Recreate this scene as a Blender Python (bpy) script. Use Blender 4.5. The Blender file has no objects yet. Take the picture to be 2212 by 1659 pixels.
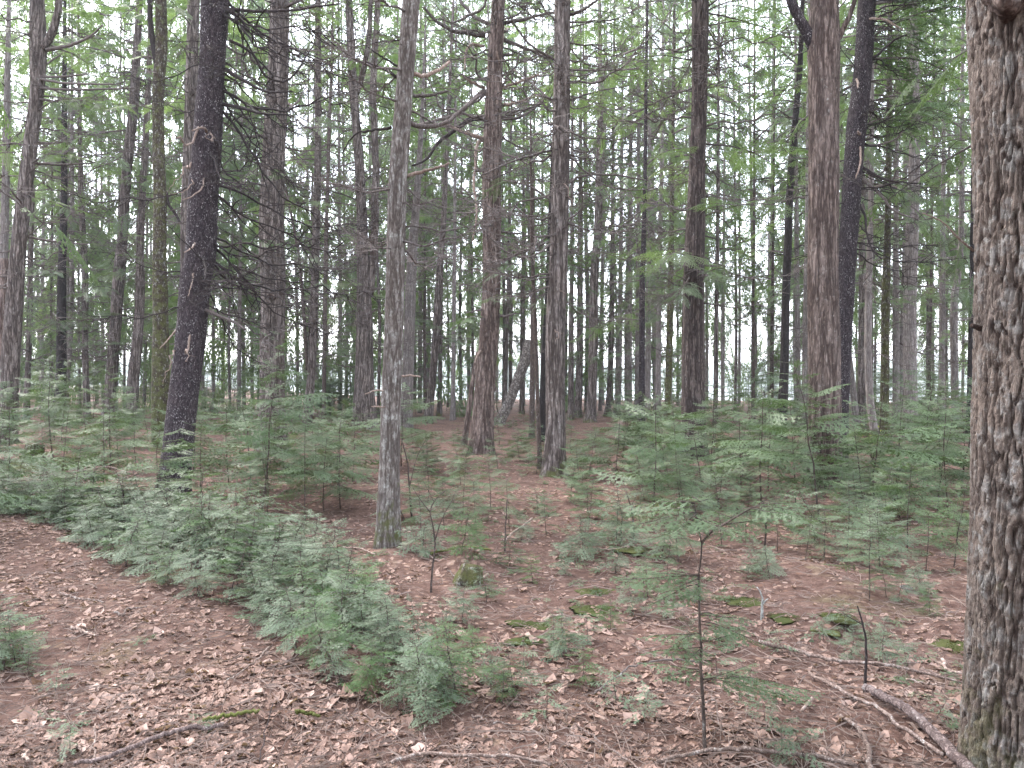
import bpy, math, random
import numpy as np
from mathutils import Vector, Matrix, Euler

R = math.radians
sc = bpy.context.scene
col = sc.collection

# ------------------------------------------------------------------ camera, sky, sun, exposure
CAM_H = 1.6
FPX, CX, CY = 1703.0, 1106.0, 829.5          # the photograph measured at 2212 px across
cam_d = bpy.data.cameras.new('camera')
cam_d.sensor_width = 36.0
cam_d.lens = 36.0 * FPX / 2212.0
cam_d.clip_start = 0.05
cam_d.clip_end = 9000.0
cam = bpy.data.objects.new('camera', cam_d)
cam.location = (0, 0, CAM_H)
cam.rotation_euler = (R(90), 0, 0)
col.objects.link(cam)
sc.camera = cam

SUN_EL, SUN_AZ = 52.0, -50.0                 # azimuth from +Y, clockwise positive
world = bpy.data.worlds.new('World')
sc.world = world
world.use_nodes = True
wn, wl = world.node_tree.nodes, world.node_tree.links
wn.clear()
wout = wn.new('ShaderNodeOutputWorld')
wbg = wn.new('ShaderNodeBackground')
wsky = wn.new('ShaderNodeTexSky')
wsky.sky_type = 'NISHITA'
wsky.sun_disc = False
wsky.sun_elevation = R(SUN_EL)
wsky.sun_rotation = R(SUN_AZ)
wsky.dust_density = 3.0
wsky.air_density = 1.0
wsky.ozone_density = 1.5
wmix = wn.new('ShaderNodeMixRGB')
wmix.inputs[0].default_value = 0.62           # thin overcast veil over the blue
wmix.inputs[2].default_value = (7.6, 7.9, 8.5, 1)
wl.new(wsky.outputs[0], wmix.inputs[1])
wl.new(wmix.outputs[0], wbg.inputs[0])
wbg.inputs[1].default_value = 0.15
wl.new(wbg.outputs[0], wout.inputs[0])

sun_d = bpy.data.lights.new('sun', 'SUN')
sun_d.energy = 1.5
sun_d.angle = R(12)
sun_d.color = (1.0, 0.96, 0.9)
sun = bpy.data.objects.new('sun', sun_d)
sdir = Vector((math.sin(R(SUN_AZ)) * math.cos(R(SUN_EL)), math.cos(R(SUN_AZ)) * math.cos(R(SUN_EL)), math.sin(R(SUN_EL))))
sun.rotation_euler = sdir.to_track_quat('Z', 'Y').to_euler()
sun.location = sdir * 60
col.objects.link(sun)

sc.view_settings.view_transform = 'Standard'
sc.view_settings.look = 'None'
sc.view_settings.gamma = 1.0
sc.view_settings.use_curve_mapping = False
sc.view_settings.exposure = 2.65
sc.cycles.use_denoising = True
sc.cycles.max_bounces = 6
sc.cycles.diffuse_bounces = 4
sc.cycles.glossy_bounces = 2
sc.cycles.transmission_bounces = 4
sc.cycles.caustics_reflective = False
sc.cycles.caustics_refractive = False

random.seed(11)
rng = np.random.default_rng(11)

# ------------------------------------------------------------------ helpers
def vnoise(p, seed=0):
    """value noise on an (n,3) array, 0..1"""
    p = np.asarray(p, dtype=np.float64)
    i = np.floor(p).astype(np.int64)
    f = p - i
    f = f * f * f * (f * (f * 6 - 15) + 10)
    def h(ix, iy, iz):
        n = (ix * 374761393 + iy * 668265263 + iz * 2147483647 + seed * 1274126177) & 0xFFFFFFFF
        n = ((n ^ (n >> 13)) * 1274126177) & 0xFFFFFFFF
        n = ((n ^ (n >> 16)) * 2246822519) & 0xFFFFFFFF
        return ((n ^ (n >> 15)) & 0xFFFF) / 65535.0
    x0, y0, z0 = i[:, 0], i[:, 1], i[:, 2]
    fx, fy, fz = f[:, 0], f[:, 1], f[:, 2]
    def lx(yy, zz): return h(x0, yy, zz) * (1 - fx) + h(x0 + 1, yy, zz) * fx
    a = lx(y0, z0) * (1 - fy) + lx(y0 + 1, z0) * fy
    b = lx(y0, z0 + 1) * (1 - fy) + lx(y0 + 1, z0 + 1) * fy
    return a * (1 - fz) + b * fz

def fbm(p, seed=0, oct=3):
    s, a, t = 0, 1.0, 0
    p = np.asarray(p, dtype=np.float64)
    for k in range(oct):
        s = s + a * vnoise(p * (2 ** k), seed + k * 17)
        t += a
        a *= 0.5
    return s / t

def sstep(a, b, x):
    t = np.clip((x - a) / (b - a), 0, 1)
    return t * t * (3 - 2 * t)

BUMPS = []          # (x, y, radius, height) hummocks
def ground_h(x, y):
    x = np.atleast_1d(np.asarray(x, dtype=np.float64)); y = np.atleast_1d(np.asarray(y, dtype=np.float64))
    p = np.stack([x, y, np.zeros_like(x)], 1)
    z = (fbm(p * 0.16, 3, 2) - 0.5) * 0.34 * sstep(6, 16, y) + (fbm(p * 0.9, 5, 3) - 0.5) * 0.10 + (fbm(p * 5.0, 9, 2) - 0.5) * 0.035
    for bx, by, br, bh in BUMPS:
        z = z + bh * np.exp(-((x - bx) ** 2 + (y - by) ** 2) / (br * br))
    shore = 76 + np.maximum(0, -x - 6) * 2.2 + 9 * (vnoise(np.stack([x * .16, 0 * x, 0 * x], 1), 71) - .4)
    z = z - 2.4 * sstep(0, 14, y - shore)
    return z

def at(px, py, d):
    return Vector(((px - CX) / FPX * d, d, CAM_H - (py - CY) / FPX * d))

def gp(px, py):
    h = 0.0
    for _ in range(4):
        d = (CAM_H - h) * FPX / max(py - CY, 12)
        x = (px - CX) / FPX * d
        h = float(ground_h(x, d)[0])
    return Vector((x, d, h))

def gpd(px, d):
    x = (px - CX) / FPX * d
    return Vector((x, d, float(ground_h(x, d)[0])))

def to_px(v):
    return CX + v.x / v.y * FPX, CY + (CAM_H - v.z) / v.y * FPX

def np_mesh(name, V, F, mats, mi=None, smooth=False, attr=None):
    me = bpy.data.meshes.new(name)
    V = np.ascontiguousarray(V, dtype=np.float32); F = np.ascontiguousarray(F, dtype=np.int32)
    n, k = F.shape
    me.vertices.add(len(V)); me.vertices.foreach_set('co', V.ravel())
    me.loops.add(n * k); me.loops.foreach_set('vertex_index', F.ravel())
    me.polygons.add(n); me.polygons.foreach_set('loop_start', np.arange(n, dtype=np.int32) * k)
    for m in (mats if isinstance(mats, (list, tuple)) else [mats]):
        me.materials.append(m)
    if mi is not None:
        me.polygons.foreach_set('material_index', np.ascontiguousarray(mi, dtype=np.int32))
    if isinstance(smooth, np.ndarray):
        me.polygons.foreach_set('use_smooth', smooth.astype(bool))
    else:
        me.polygons.foreach_set('use_smooth', np.full(n, bool(smooth)))
    if attr:
        for an, av in attr.items():
            a = me.attributes.new(an, 'FLOAT', 'POINT')
            a.data.foreach_set('value', np.ascontiguousarray(av, dtype=np.float32))
    me.update()
    return me

class Acc:
    """collects triangles with material index and smooth flag"""
    def __init__(s): s.V, s.F, s.M, s.S, s.n = [], [], [], [], 0
    def add(s, V, F, m=0, smooth=False):
        if len(F) == 0: return
        s.V.append(V); s.F.append(F + s.n); s.M.append(np.full(len(F), m)); s.S.append(np.full(len(F), smooth)); s.n += len(V)
    def mesh(s, name, mats):
        return np_mesh(name, np.concatenate(s.V), np.concatenate(s.F), mats, np.concatenate(s.M), np.concatenate(s.S))

def frames(P):
    P = np.asarray(P, dtype=np.float64)
    T = np.gradient(P, axis=0); T /= np.linalg.norm(T, axis=1)[:, None] + 1e-12
    up = np.array([0, 0, 1.0]) if abs(T[0, 2]) < 0.9 else np.array([1.0, 0, 0])
    N = np.zeros_like(P); B = np.zeros_like(P)
    n = np.cross(np.cross(T[0], up), T[0]); n /= np.linalg.norm(n) + 1e-12
    for i in range(len(P)):
        n = n - T[i] * n.dot(T[i]); n /= np.linalg.norm(n) + 1e-12
        N[i] = n; B[i] = np.cross(T[i], n)
    return T, N, B

def tube(P, rad, seg=6):
    P = np.asarray(P, dtype=np.float64); rad = np.asarray(rad, dtype=np.float64)
    T, N, B = frames(P)
    a = np.arange(seg) / seg * 2 * math.pi
    V = P[:, None, :] + rad[:, None, None] * (np.cos(a)[None, :, None] * N[:, None, :] + np.sin(a)[None, :, None] * B[:, None, :])
    return V.reshape(-1, 3), tube_faces(len(P), seg)

def tube_faces(nr, seg, cap=True):
    i = np.arange(nr - 1)[:, None] * seg; j = np.arange(seg)[None, :]; k = (j + 1) % seg
    a, b, c, d = i + j, i + k, i + seg + k, i + seg + j
    F = np.concatenate([np.stack([a, b, c], -1).reshape(-1, 3), np.stack([a, c, d], -1).reshape(-1, 3)])
    if cap:
        t = np.arange(1, seg - 1); o = (nr - 1) * seg
        F = np.concatenate([F, np.stack([np.full_like(t, o), o + t, o + t + 1], -1), np.stack([np.zeros_like(t), t + 1, t], -1)])
    return F

def smooth_poly(P, n):
    """Catmull-Rom style resample of a polyline to n points"""
    P = np.asarray(P, dtype=np.float64)
    L = np.concatenate([[0], np.cumsum(np.linalg.norm(np.diff(P[:, :3], axis=0), axis=1))])
    M = np.zeros_like(P)
    M[1:-1] = (P[2:] - P[:-2]) / (L[2:] - L[:-2])[:, None]
    M[0] = (P[1] - P[0]) / (L[1] - L[0]); M[-1] = (P[-1] - P[-2]) / (L[-1] - L[-2])
    t = np.linspace(0, L[-1], n)
    i = np.clip(np.searchsorted(L, t, side='right') - 1, 0, len(P) - 2)
    h = (L[i + 1] - L[i]); u = (t - L[i]) / h
    h00 = 2 * u**3 - 3 * u**2 + 1; h10 = u**3 - 2 * u**2 + u; h01 = -2 * u**3 + 3 * u**2; h11 = u**3 - u**2
    return h00[:, None] * P[i] + (h10 * h)[:, None] * M[i] + h01[:, None] * P[i + 1] + (h11 * h)[:, None] * M[i + 1]

def rot_xyz(az, el, roll=0.0):
    """+X axis turned to azimuth az and elevation el, rolled about itself"""
    return np.array(Matrix.Rotation(az, 3, 'Z') @ Matrix.Rotation(-el, 3, 'Y') @ Matrix.Rotation(roll, 3, 'X'))

def link(name, me, parent=None, loc=None):
    o = bpy.data.objects.new(name, me)
    col.objects.link(o)
    if parent is not None: o.parent = parent
    if loc is not None: o.location = loc
    return o

def tag(o, label=None, cat=None, group=None, kind=None):
    if label: o['label'] = label
    if cat: o['category'] = cat
    if group: o['group'] = group
    if kind: o['kind'] = kind
    return o

def empty(name, loc):
    o = bpy.data.objects.new(name, None)
    o.empty_display_size = 0.2
    o.location = loc
    col.objects.link(o)
    return o

# ------------------------------------------------------------------ materials
def new_mat(name):
    m = bpy.data.materials.new(name); m.use_nodes = True
    n = m.node_tree.nodes; n.clear()
    out = n.new('ShaderNodeOutputMaterial'); b = n.new('ShaderNodeBsdfPrincipled')
    m.node_tree.links.new(b.outputs[0], out.inputs[0])
    return m, n, m.node_tree.links, b, out

def noise_node(n, l, vec, scale, detail=3, rough=0.55):
    t = n.new('ShaderNodeTexNoise'); t.inputs['Scale'].default_value = scale
    t.inputs['Detail'].default_value = detail; t.inputs['Roughness'].default_value = rough
    if vec is not None: l.new(vec, t.inputs['Vector'])
    return t

def ramp(n, l, fac, stops):
    r = n.new('ShaderNodeValToRGB')
    els = r.color_ramp.elements
    while len(els) < len(stops): els.new(0.5)
    for e, (p, c) in zip(els, stops):
        e.position = p; e.color = (c[0], c[1], c[2], 1) if isinstance(c, (tuple, list)) else (c, c, c, 1)
    l.new(fac, r.inputs[0])
    return r

def mixc(n, l, fac, a, b, mode='MIX'):
    m = n.new('ShaderNodeMixRGB'); m.blend_type = mode
    for sock, v in zip(m.inputs, (fac, a, b)):
        if hasattr(v, 'is_linked') or hasattr(v, 'links'): l.new(v, sock)
        elif isinstance(v, (int, float)): sock.default_value = v
        else: sock.default_value = (v[0], v[1], v[2], 1)
    return m.outputs[0]

def math_node(n, l, op, a, b=None):
    m = n.new('ShaderNodeMath'); m.operation = op
    for sock, v in zip(m.inputs, (a, b)):
        if v is None: continue
        if isinstance(v, (int, float)): sock.default_value = v
        else: l.new(v, sock)
    return m.outputs[0]

def bark_mat(name, plate, furrow, lichen=(0.36, 0.37, 0.36), lichen_amt=0.25, moss_amt=0.0, cell=26.0, stretch=0.22,
             bump=0.5, fleck=0.0, use_attr=False, moss_h=0.6):
    m, n, l, b, out = new_mat(name)
    tc = n.new('ShaderNodeTexCoord'); oi = n.new('ShaderNodeObjectInfo')
    off = n.new('ShaderNodeVectorMath'); off.operation = 'ADD'
    l.new(tc.outputs['Object'], off.inputs[0])
    rnd = n.new('ShaderNodeCombineXYZ')
    l.new(math_node(n, l, 'MULTIPLY', oi.outputs['Random'], 37.0), rnd.inputs[0]); l.new(math_node(n, l, 'MULTIPLY', oi.outputs['Random'], 91.0), rnd.inputs[2])
    l.new(rnd.outputs[0], off.inputs[1])
    mp = n.new('ShaderNodeMapping'); mp.inputs['Scale'].default_value = (1, 1, stretch)
    l.new(off.outputs[0], mp.inputs['Vector'])
    warp = noise_node(n, l, mp.outputs[0], cell * 0.5, 2)
    wv = n.new('ShaderNodeVectorMath'); wv.operation = 'SCALE'; wv.inputs['Scale'].default_value = 0.045
    l.new(warp.outputs['Color'], wv.inputs[0])
    wa = n.new('ShaderNodeVectorMath'); wa.operation = 'ADD'
    l.new(mp.outputs[0], wa.inputs[0]); l.new(wv.outputs[0], wa.inputs[1])
    vo = n.new('ShaderNodeTexVoronoi'); vo.feature = 'DISTANCE_TO_EDGE'; vo.inputs['Scale'].default_value = cell
    l.new(wa.outputs[0], vo.inputs['Vector'])
    fm2 = n.new('ShaderNodeMapping'); fm2.inputs['Scale'].default_value = (1, 1, stretch * 0.45)
    l.new(off.outputs[0], fm2.inputs['Vector'])
    def fissure(sc_, w, k):
        nz = noise_node(n, l, fm2.outputs[0], sc_, 3, 0.6); nz.inputs['Distortion'].default_value = 0.25 + k
        return ramp(n, l, math_node(n, l, 'ABSOLUTE', math_node(n, l, 'SUBTRACT', nz.outputs[0], 0.5)), [(0.0, 0.0), (w, 1.0)]).outputs[0]
    fis = math_node(n, l, 'MULTIPLY', fissure(cell * 0.75, 0.12, 0), math_node(n, l, 'ADD', math_node(n, l, 'MULTIPLY', fissure(cell * 1.7, 0.08, .1), 0.6), 0.4))
    vcr = ramp(n, l, vo.outputs['Distance'], [(0.0, 0.45), (0.14, 1.0)])
    crack = n.new('ShaderNodeMath'); crack.operation = 'MULTIPLY'
    l.new(fis, crack.inputs[0]); l.new(vcr.outputs[0], crack.inputs[1])
    fine = noise_node(n, l, mp.outputs[0], cell * 2.4, 4, 0.65)
    if use_attr:
        at_ = n.new('ShaderNodeAttribute'); at_.attribute_name = 'plate'
        cf = math_node(n, l, 'MULTIPLY', at_.outputs['Fac'], math_node(n, l, 'ADD', math_node(n, l, 'MULTIPLY', crack.outputs[0], 0.45), 0.55))
    else:
        cf = crack.outputs[0]
    c = mixc(n, l, cf, furrow, plate)
    # broad tone drift and fine mottling
    big = noise_node(n, l, off.outputs[0], 2.3, 3)
    c = mixc(n, l, 0.5, c, ramp(n, l, big.outputs[0], [(0.3, (0.72, 0.72, 0.75)), (0.7, (1.18, 1.12, 1.08))]).outputs[0], 'MULTIPLY')
    c = mixc(n, l, 0.75, c, ramp(n, l, fine.outputs[0], [(0.28, 0.62), (0.72, 1.38)]).outputs[0], 'MULTIPLY')
    # lichen on the plates
    ln = noise_node(n, l, off.outputs[0], 15.0, 5, 0.7)
    lf = ramp(n, l, ln.outputs[0], [(0.66 - 0.3 * lichen_amt, 0.0), (0.76 - 0.3 * lichen_amt, 1.0)])
    lfac = math_node(n, l, 'MULTIPLY', math_node(n, l, 'MULTIPLY', lf.outputs[0], cf), min(1.0, 0.35 + lichen_amt))
    c = mixc(n, l, lfac, c, lichen)
    if fleck > 0:
        fm = n.new('ShaderNodeMapping'); fm.inputs['Scale'].default_value = (1, 1, 0.6)
        l.new(off.outputs[0], fm.inputs['Vector'])
        fv = noise_node(n, l, fm.outputs[0], 62.0, 2, 0.5)
        fr = ramp(n, l, fv.outputs[0], [(0.60, 0.0), (0.66, 1.0)])
        fsel = noise_node(n, l, off.outputs[0], 6.0, 2)
        fs = ramp(n, l, fsel.outputs[0], [(0.40, 0.15), (0.6, 1.0)])
        c = mixc(n, l, math_node(n, l, 'MULTIPLY', math_node(n, l, 'MULTIPLY', fr.outputs[0], fs.outputs[0]), fleck), c, (0.27, 0.25, 0.255))
    if moss_amt > 0:
        sx = n.new('ShaderNodeSeparateXYZ'); l.new(tc.outputs['Object'], sx.inputs[0])
        hz = n.new('ShaderNodeMapRange'); hz.inputs[1].default_value = 0.0; hz.inputs[2].default_value = moss_h
        hz.inputs[3].default_value = 1.0; hz.inputs[4].default_value = 0.0
        l.new(sx.outputs[2], hz.inputs[0])
        mn = noise_node(n, l, off.outputs[0], 7.0, 4, 0.65)
        mf = ramp(n, l, math_node(n, l, 'ADD', mn.outputs[0], math_node(n, l, 'MULTIPLY', hz.outputs[0], 0.3)), [(0.68, 0.0), (0.84, 1.0)])
        c = mixc(n, l, math_node(n, l, 'MULTIPLY', mf.outputs[0], moss_amt), c, (0.075, 0.085, 0.022))
    hv = n.new('ShaderNodeHueSaturation'); l.new(c, hv.inputs['Color'])
    l.new(math_node(n, l, 'ADD', math_node(n, l, 'MULTIPLY', oi.outputs['Random'], 0.35), 0.83), hv.inputs['Value'])
    l.new(hv.outputs[0], b.inputs['Base Color'])
    b.inputs['Roughness'].default_value = 0.9
    b.inputs['Specular IOR Level'].default_value = 0.2
    hgt = math_node(n, l, 'ADD', math_node(n, l, 'MULTIPLY', crack.outputs[0], 0.7), math_node(n, l, 'MULTIPLY', fine.outputs[0], 0.5))
    bp = n.new('ShaderNodeBump'); bp.inputs['Strength'].default_value = bump; bp.inputs['Distance'].default_value = 0.02
    l.new(hgt, bp.inputs['Height']); l.new(bp.outputs[0], b.inputs['Normal'])
    return m

def leaf_mat(name, c1, c2, c3, trans=0.35, rough=0.45, spec=0.4):
    m, n, l, b, out = new_mat(name)
    oi = n.new('ShaderNodeObjectInfo'); ge = n.new('ShaderNodeNewGeometry')
    rf = math_node(n, l, 'FRACT', math_node(n, l, 'ADD', math_node(n, l, 'MULTIPLY', ge.outputs['Random Per Island'], 0.35), math_node(n, l, 'MULTIPLY', oi.outputs['Random'], 0.64)))
    tc = n.new('ShaderNodeTexCoord')
    cl = noise_node(n, l, tc.outputs['Object'], 2.2, 2)
    f2 = math_node(n, l, 'ADD', math_node(n, l, 'MULTIPLY', rf, 0.6), math_node(n, l, 'MULTIPLY', cl.outputs[0], 0.4))
    c = ramp(n, l, f2, [(0.12, c1), (0.5, c2), (0.85, c3)]).outputs[0]
    l.new(c, b.inputs['Base Color'])
    b.inputs['Roughness'].default_value = rough
    b.inputs['Specular IOR Level'].default_value = spec
    tr = n.new('ShaderNodeBsdfTranslucent')
    l.new(mixc(n, l, 1.0, c, (1.1, 1.22, 0.68), 'MULTIPLY'), tr.inputs['Color'])
    mx = n.new('ShaderNodeMixShader'); mx.inputs[0].default_value = trans
    l.new(b.outputs[0], mx.inputs[1]); l.new(tr.outputs[0], mx.inputs[2]); l.new(mx.outputs[0], out.inputs[0])
    return m

M = {}
M['hemlock'] = bark_mat('hemlock_bark', (0.222, 0.188, 0.176), (0.034, 0.025, 0.022), lichen_amt=0.3, cell=14, bump=0.7, moss_amt=0.7, moss_h=0.5)
M['reddish'] = bark_mat('reddish_bark', (0.200, 0.155, 0.138), (0.034, 0.022, 0.019), lichen_amt=0.25, cell=13, bump=0.75)
M['grey'] = bark_mat('grey_bark', (0.225, 0.202, 0.190), (0.058, 0.045, 0.040), lichen=(0.36, 0.36, 0.345), lichen_amt=0.5, cell=22, stretch=0.35, bump=0.6, moss_amt=0.8, moss_h=0.75)
M['dark'] = bark_mat('dark_bark', (0.078, 0.062, 0.068), (0.018, 0.013, 0.016), lichen=(0.20, 0.19, 0.20), lichen_amt=0.0, cell=30, stretch=0.6, bump=0.8, fleck=1.0)
M['black'] = bark_mat('black_bark', (0.034, 0.028, 0.028), (0.014, 0.011, 0.011), lichen_amt=0.0, cell=30, stretch=0.3, bump=0.5, fleck=0.1)
M['mossy'] = bark_mat('mossy_bark', (0.085, 0.068, 0.050), (0.025, 0.018, 0.013), lichen=(0.33, 0.34, 0.33), lichen_amt=0.5, cell=24, stretch=0.5, bump=0.6, moss_amt=0.6, moss_h=24.0)
M['brown'] = bark_mat('dark_brown_bark', (0.125, 0.098, 0.090), (0.022, 0.015, 0.014), lichen_amt=0.25, cell=15, bump=0.7)
M['pale'] = bark_mat('pale_bark', (0.255, 0.228, 0.218), (0.105, 0.088, 0.083), lichen_amt=0.35, cell=20, stretch=0.25, bump=0.5)
M['thin'] = bark_mat('young_bark', (0.105, 0.080, 0.070), (0.045, 0.034, 0.030), lichen_amt=0.3, cell=50, stretch=0.4, bump=0.3)
M['birch'] = bark_mat('pale_flaking_bark', (0.24, 0.215, 0.20), (0.05, 0.04, 0.035), lichen_amt=0.4, cell=10, stretch=1.5, bump=0.6)
M['furrow'] = bark_mat('furrowed_bark', (0.205, 0.166, 0.143), (0.034, 0.022, 0.018), lichen=(0.285, 0.28, 0.27), lichen_amt=0.5, cell=46, stretch=0.4, bump=0.8, moss_amt=0.35, moss_h=1.0, use_attr=True)
M['twig'] = bark_mat('bare_branch_bark', (0.150, 0.126, 0.120), (0.070, 0.056, 0.052), lichen_amt=0.35, cell=60, stretch=0.5, bump=0.2)
M['twig_dark'] = bark_mat('dark_branch_bark', (0.048, 0.038, 0.038), (0.024, 0.018, 0.018), lichen=(0.2, 0.2, 0.2), lichen_amt=0.2, cell=60, stretch=0.5, bump=0.2)
M['twig_pale'] = bark_mat('weathered_stick_bark', (0.34, 0.27, 0.235), (0.17, 0.12, 0.10), lichen=(0.42, 0.42, 0.40), lichen_amt=0.4, cell=40, stretch=0.5, bump=0.3)
M['stick'] = bark_mat('fallen_stick_bark', (0.29, 0.225, 0.20), (0.10, 0.07, 0.06), lichen=(0.42, 0.42, 0.41), lichen_amt=0.45, cell=45, stretch=1.3, bump=0.5)
M['log'] = bark_mat('peeling_log_bark', (0.265, 0.205, 0.195), (0.07, 0.05, 0.048), lichen=(0.38, 0.36, 0.36), lichen_amt=0.4, cell=28, stretch=1.0, bump=0.8)
M['mossy_stick'] = bark_mat('mossy_stick_bark', (0.12, 0.10, 0.05), (0.05, 0.04, 0.02), lichen=(0.15, 0.16, 0.05), lichen_amt=0.6, cell=40, stretch=1, bump=0.4, moss_amt=0.9, moss_h=9)
M['lichen'] = bark_mat('lichen_crust', (0.52, 0.54, 0.53), (0.20, 0.20, 0.19), lichen=(0.6, 0.62, 0.6), lichen_amt=0.6, cell=60, stretch=1, bump=0.8)
M['seedling'] = leaf_mat('hemlock_seedling_needles', (0.060, 0.094, 0.050), (0.104, 0.144, 0.088), (0.162, 0.204, 0.138), trans=0.25, rough=0.5, spec=0.4)
M['young'] = leaf_mat('hemlock_sapling_needles', (0.054, 0.088, 0.042), (0.086, 0.126, 0.064), (0.124, 0.168, 0.094), trans=0.3, rough=0.5, spec=0.35)
M['crown'] = leaf_mat('hemlock_crown_needles', (0.076, 0.112, 0.056), (0.115, 0.158, 0.082), (0.165, 0.210, 0.116), trans=0.58, rough=0.5, spec=0.35)
M['bright'] = leaf_mat('bright_hemlock_needles', (0.042, 0.088, 0.026), (0.064, 0.120, 0.038), (0.092, 0.152, 0.058), trans=0.35)
M['spring'] = leaf_mat('spring_leaves', (0.19, 0.24, 0.03), (0.26, 0.28, 0.04), (0.30, 0.30, 0.06), trans=0.5)
M['moss'] = leaf_mat('moss', (0.030, 0.038, 0.012), (0.052, 0.060, 0.020), (0.085, 0.088, 0.034), trans=0.2, rough=0.8, spec=0.1)
M['dead_leaf'] = leaf_mat('dead_leaves', (0.095, 0.050, 0.038), (0.245, 0.155, 0.124), (0.46, 0.335, 0.295), trans=0.12, rough=0.6, spec=0.3)
M['litter_twig'] = leaf_mat('litter_twigs', (0.045, 0.028, 0.024), (0.11, 0.075, 0.063), (0.27, 0.21, 0.185), trans=0.0, rough=0.85, spec=0.15)

def ground_mat():
    m, n, l, b, out = new_mat('needle_duff')
    tc = n.new('ShaderNodeTexCoord')
    v = tc.outputs['Object']
    n1 = noise_node(n, l, v, 0.55, 4, 0.6); n2 = noise_node(n, l, v, 9.0, 6, 0.7); n3 = noise_node(n, l, v, 75.0, 4, 0.7)
    base = ramp(n, l, n2.outputs[0], [(0.30, (0.044, 0.026, 0.021)), (0.5, (0.098, 0.061, 0.051)), (0.72, (0.185, 0.125, 0.106))]).outputs[0]
    base = mixc(n, l, 0.8, base, ramp(n, l, n1.outputs[0], [(0.35, (0.62, 0.58, 0.56)), (0.62, (1.2, 1.15, 1.12))]).outputs[0], 'MULTIPLY')
    base = mixc(n, l, 0.8, base, ramp(n, l, n3.outputs[0], [(0.25, 0.45), (0.75, 1.55)]).outputs[0], 'MULTIPLY')
    # scraps of leaf too far off to be told apart
    vo = n.new('ShaderNodeTexVoronoi'); vo.inputs['Scale'].default_value = 13.0
    l.new(v, vo.inputs['Vector'])
    ls = ramp(n, l, vo.outputs['Distance'], [(0.26, 1.0), (0.36, 0.0)])
    lc = ramp(n, l, vo.outputs['Color'], [(0.2, (0.13, 0.072, 0.052)), (0.6, (0.25, 0.165, 0.128)), (0.9, (0.36, 0.265, 0.225))])
    lsel = ramp(n, l, noise_node(n, l, v, 3.0, 3).outputs[0], [(0.42, 0.0), (0.55, 1.0)])
    base = mixc(n, l, math_node(n, l, 'MULTIPLY', math_node(n, l, 'MULTIPLY', ls.outputs[0], lsel.outputs[0]), 0.85), base, lc.outputs[0])
    # thin moss film
    ms = ramp(n, l, math_node(n, l, 'ADD', math_node(n, l, 'MULTIPLY', n1.outputs[0], 0.75), math_node(n, l, 'MULTIPLY', n2.outputs[0], 0.25)), [(0.57, 0.0), (0.68, 1.0)])
    base = mixc(n, l, math_node(n, l, 'MULTIPLY', ms.outputs[0], 0.6), base, (0.085, 0.088, 0.036))
    l.new(base, b.inputs['Base Color'])
    b.inputs['Roughness'].default_value = 0.95; b.inputs['Specular IOR Level'].default_value = 0.1
    bp = n.new('ShaderNodeBump'); bp.inputs['Strength'].default_value = 0.9; bp.inputs['Distance'].default_value = 0.03
    l.new(math_node(n, l, 'ADD', n2.outputs[0], math_node(n, l, 'MULTIPLY', n3.outputs[0], 0.5)), bp.inputs['Height'])
    l.new(bp.outputs[0], b.inputs['Normal'])
    return m
M['ground'] = ground_mat()
def water_mat():
    m, n, l, b, out = new_mat('lake_water')
    b.inputs['Base Color'].default_value = (0.05, 0.07, 0.08, 1); b.inputs['Roughness'].default_value = 0.12
    tc = n.new('ShaderNodeTexCoord'); nn = noise_node(n, l, tc.outputs['Object'], 1.5, 3)
    bp = n.new('ShaderNodeBump'); bp.inputs['Strength'].default_value = 0.15
    l.new(nn.outputs[0], bp.inputs['Height']); l.new(bp.outputs[0], b.inputs['Normal'])
    return m
M['water'] = water_mat()

# ------------------------------------------------------------------ ground and lake
MOSS = [(1147, 1345, .11, .055), (1195, 1330, .06, .03), (1137, 1380, .09, .04), (1008, 1226, .20, .16), (1290, 1272, .12, .05),
        (1287, 1312, .14, .06), (1364, 1190, .14, .06), (1608, 1290, .13, .075), (1692, 1326, .11, .04), (1812, 1334, .10, .06),
        (1782, 1352, .08, .04), (2068, 1372, .15, .10), (80, 976, 1.3, .28), (880, 1200, .25, .06), (1740, 1240, .25, .10)]
for px, py, r, h in MOSS:
    g = gp(px, py); BUMPS.append((g.x, g.y, r * 1.25, h * 0.8))
for _ in range(26):
    y = random.uniform(8, 40); x = random.uniform(-0.62, 0.62) * y
    BUMPS.append((x, y, random.uniform(.3, 1.1), random.uniform(.04, .16)))

def axis_dense(lo, hi, step, outer, grow=1.22):
    a = list(np.arange(lo, hi + 1e-6, step))
    s = step; v = a[-1]
    while v < outer[1]:
        s = s * grow; v += s; a.append(v)
    s = step; v = a[0]
    while v > outer[0]:
        s = s * grow; v -= s; a.insert(0, v)
    return np.array(a)
xs = axis_dense(-5.5, 5.5, 0.06, (-900, 900), 1.10)
ys = axis_dense(2.6, 13.0, 0.055, (-60, 1200), 1.045)
GX, GY = np.meshgrid(xs, ys)
gz = ground_h(GX.ravel(), GY.ravel())
V = np.stack([GX.ravel(), GY.ravel(), gz], 1)
nx, ny = len(xs), len(ys)
I = (np.arange(ny - 1)[:, None] * nx + np.arange(nx - 1)[None, :]).ravel()
F = np.stack([I, I + 1, I + nx + 1, I + nx], 1)
ground = link('ground', np_mesh('ground', V, F, M['ground'], smooth=True))
tag(ground, 'forest floor of brown needles and fallen leaves', None, kind='structure')
wv_ = np.array([[-1250, 60, -0.75], [1250, 60, -0.75], [1250, 2050, -0.75], [-1250, 2050, -0.75]])
lake = link('lake', np_mesh('lake', wv_, np.array([[0, 1, 2, 3]]), M['water']))
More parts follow.
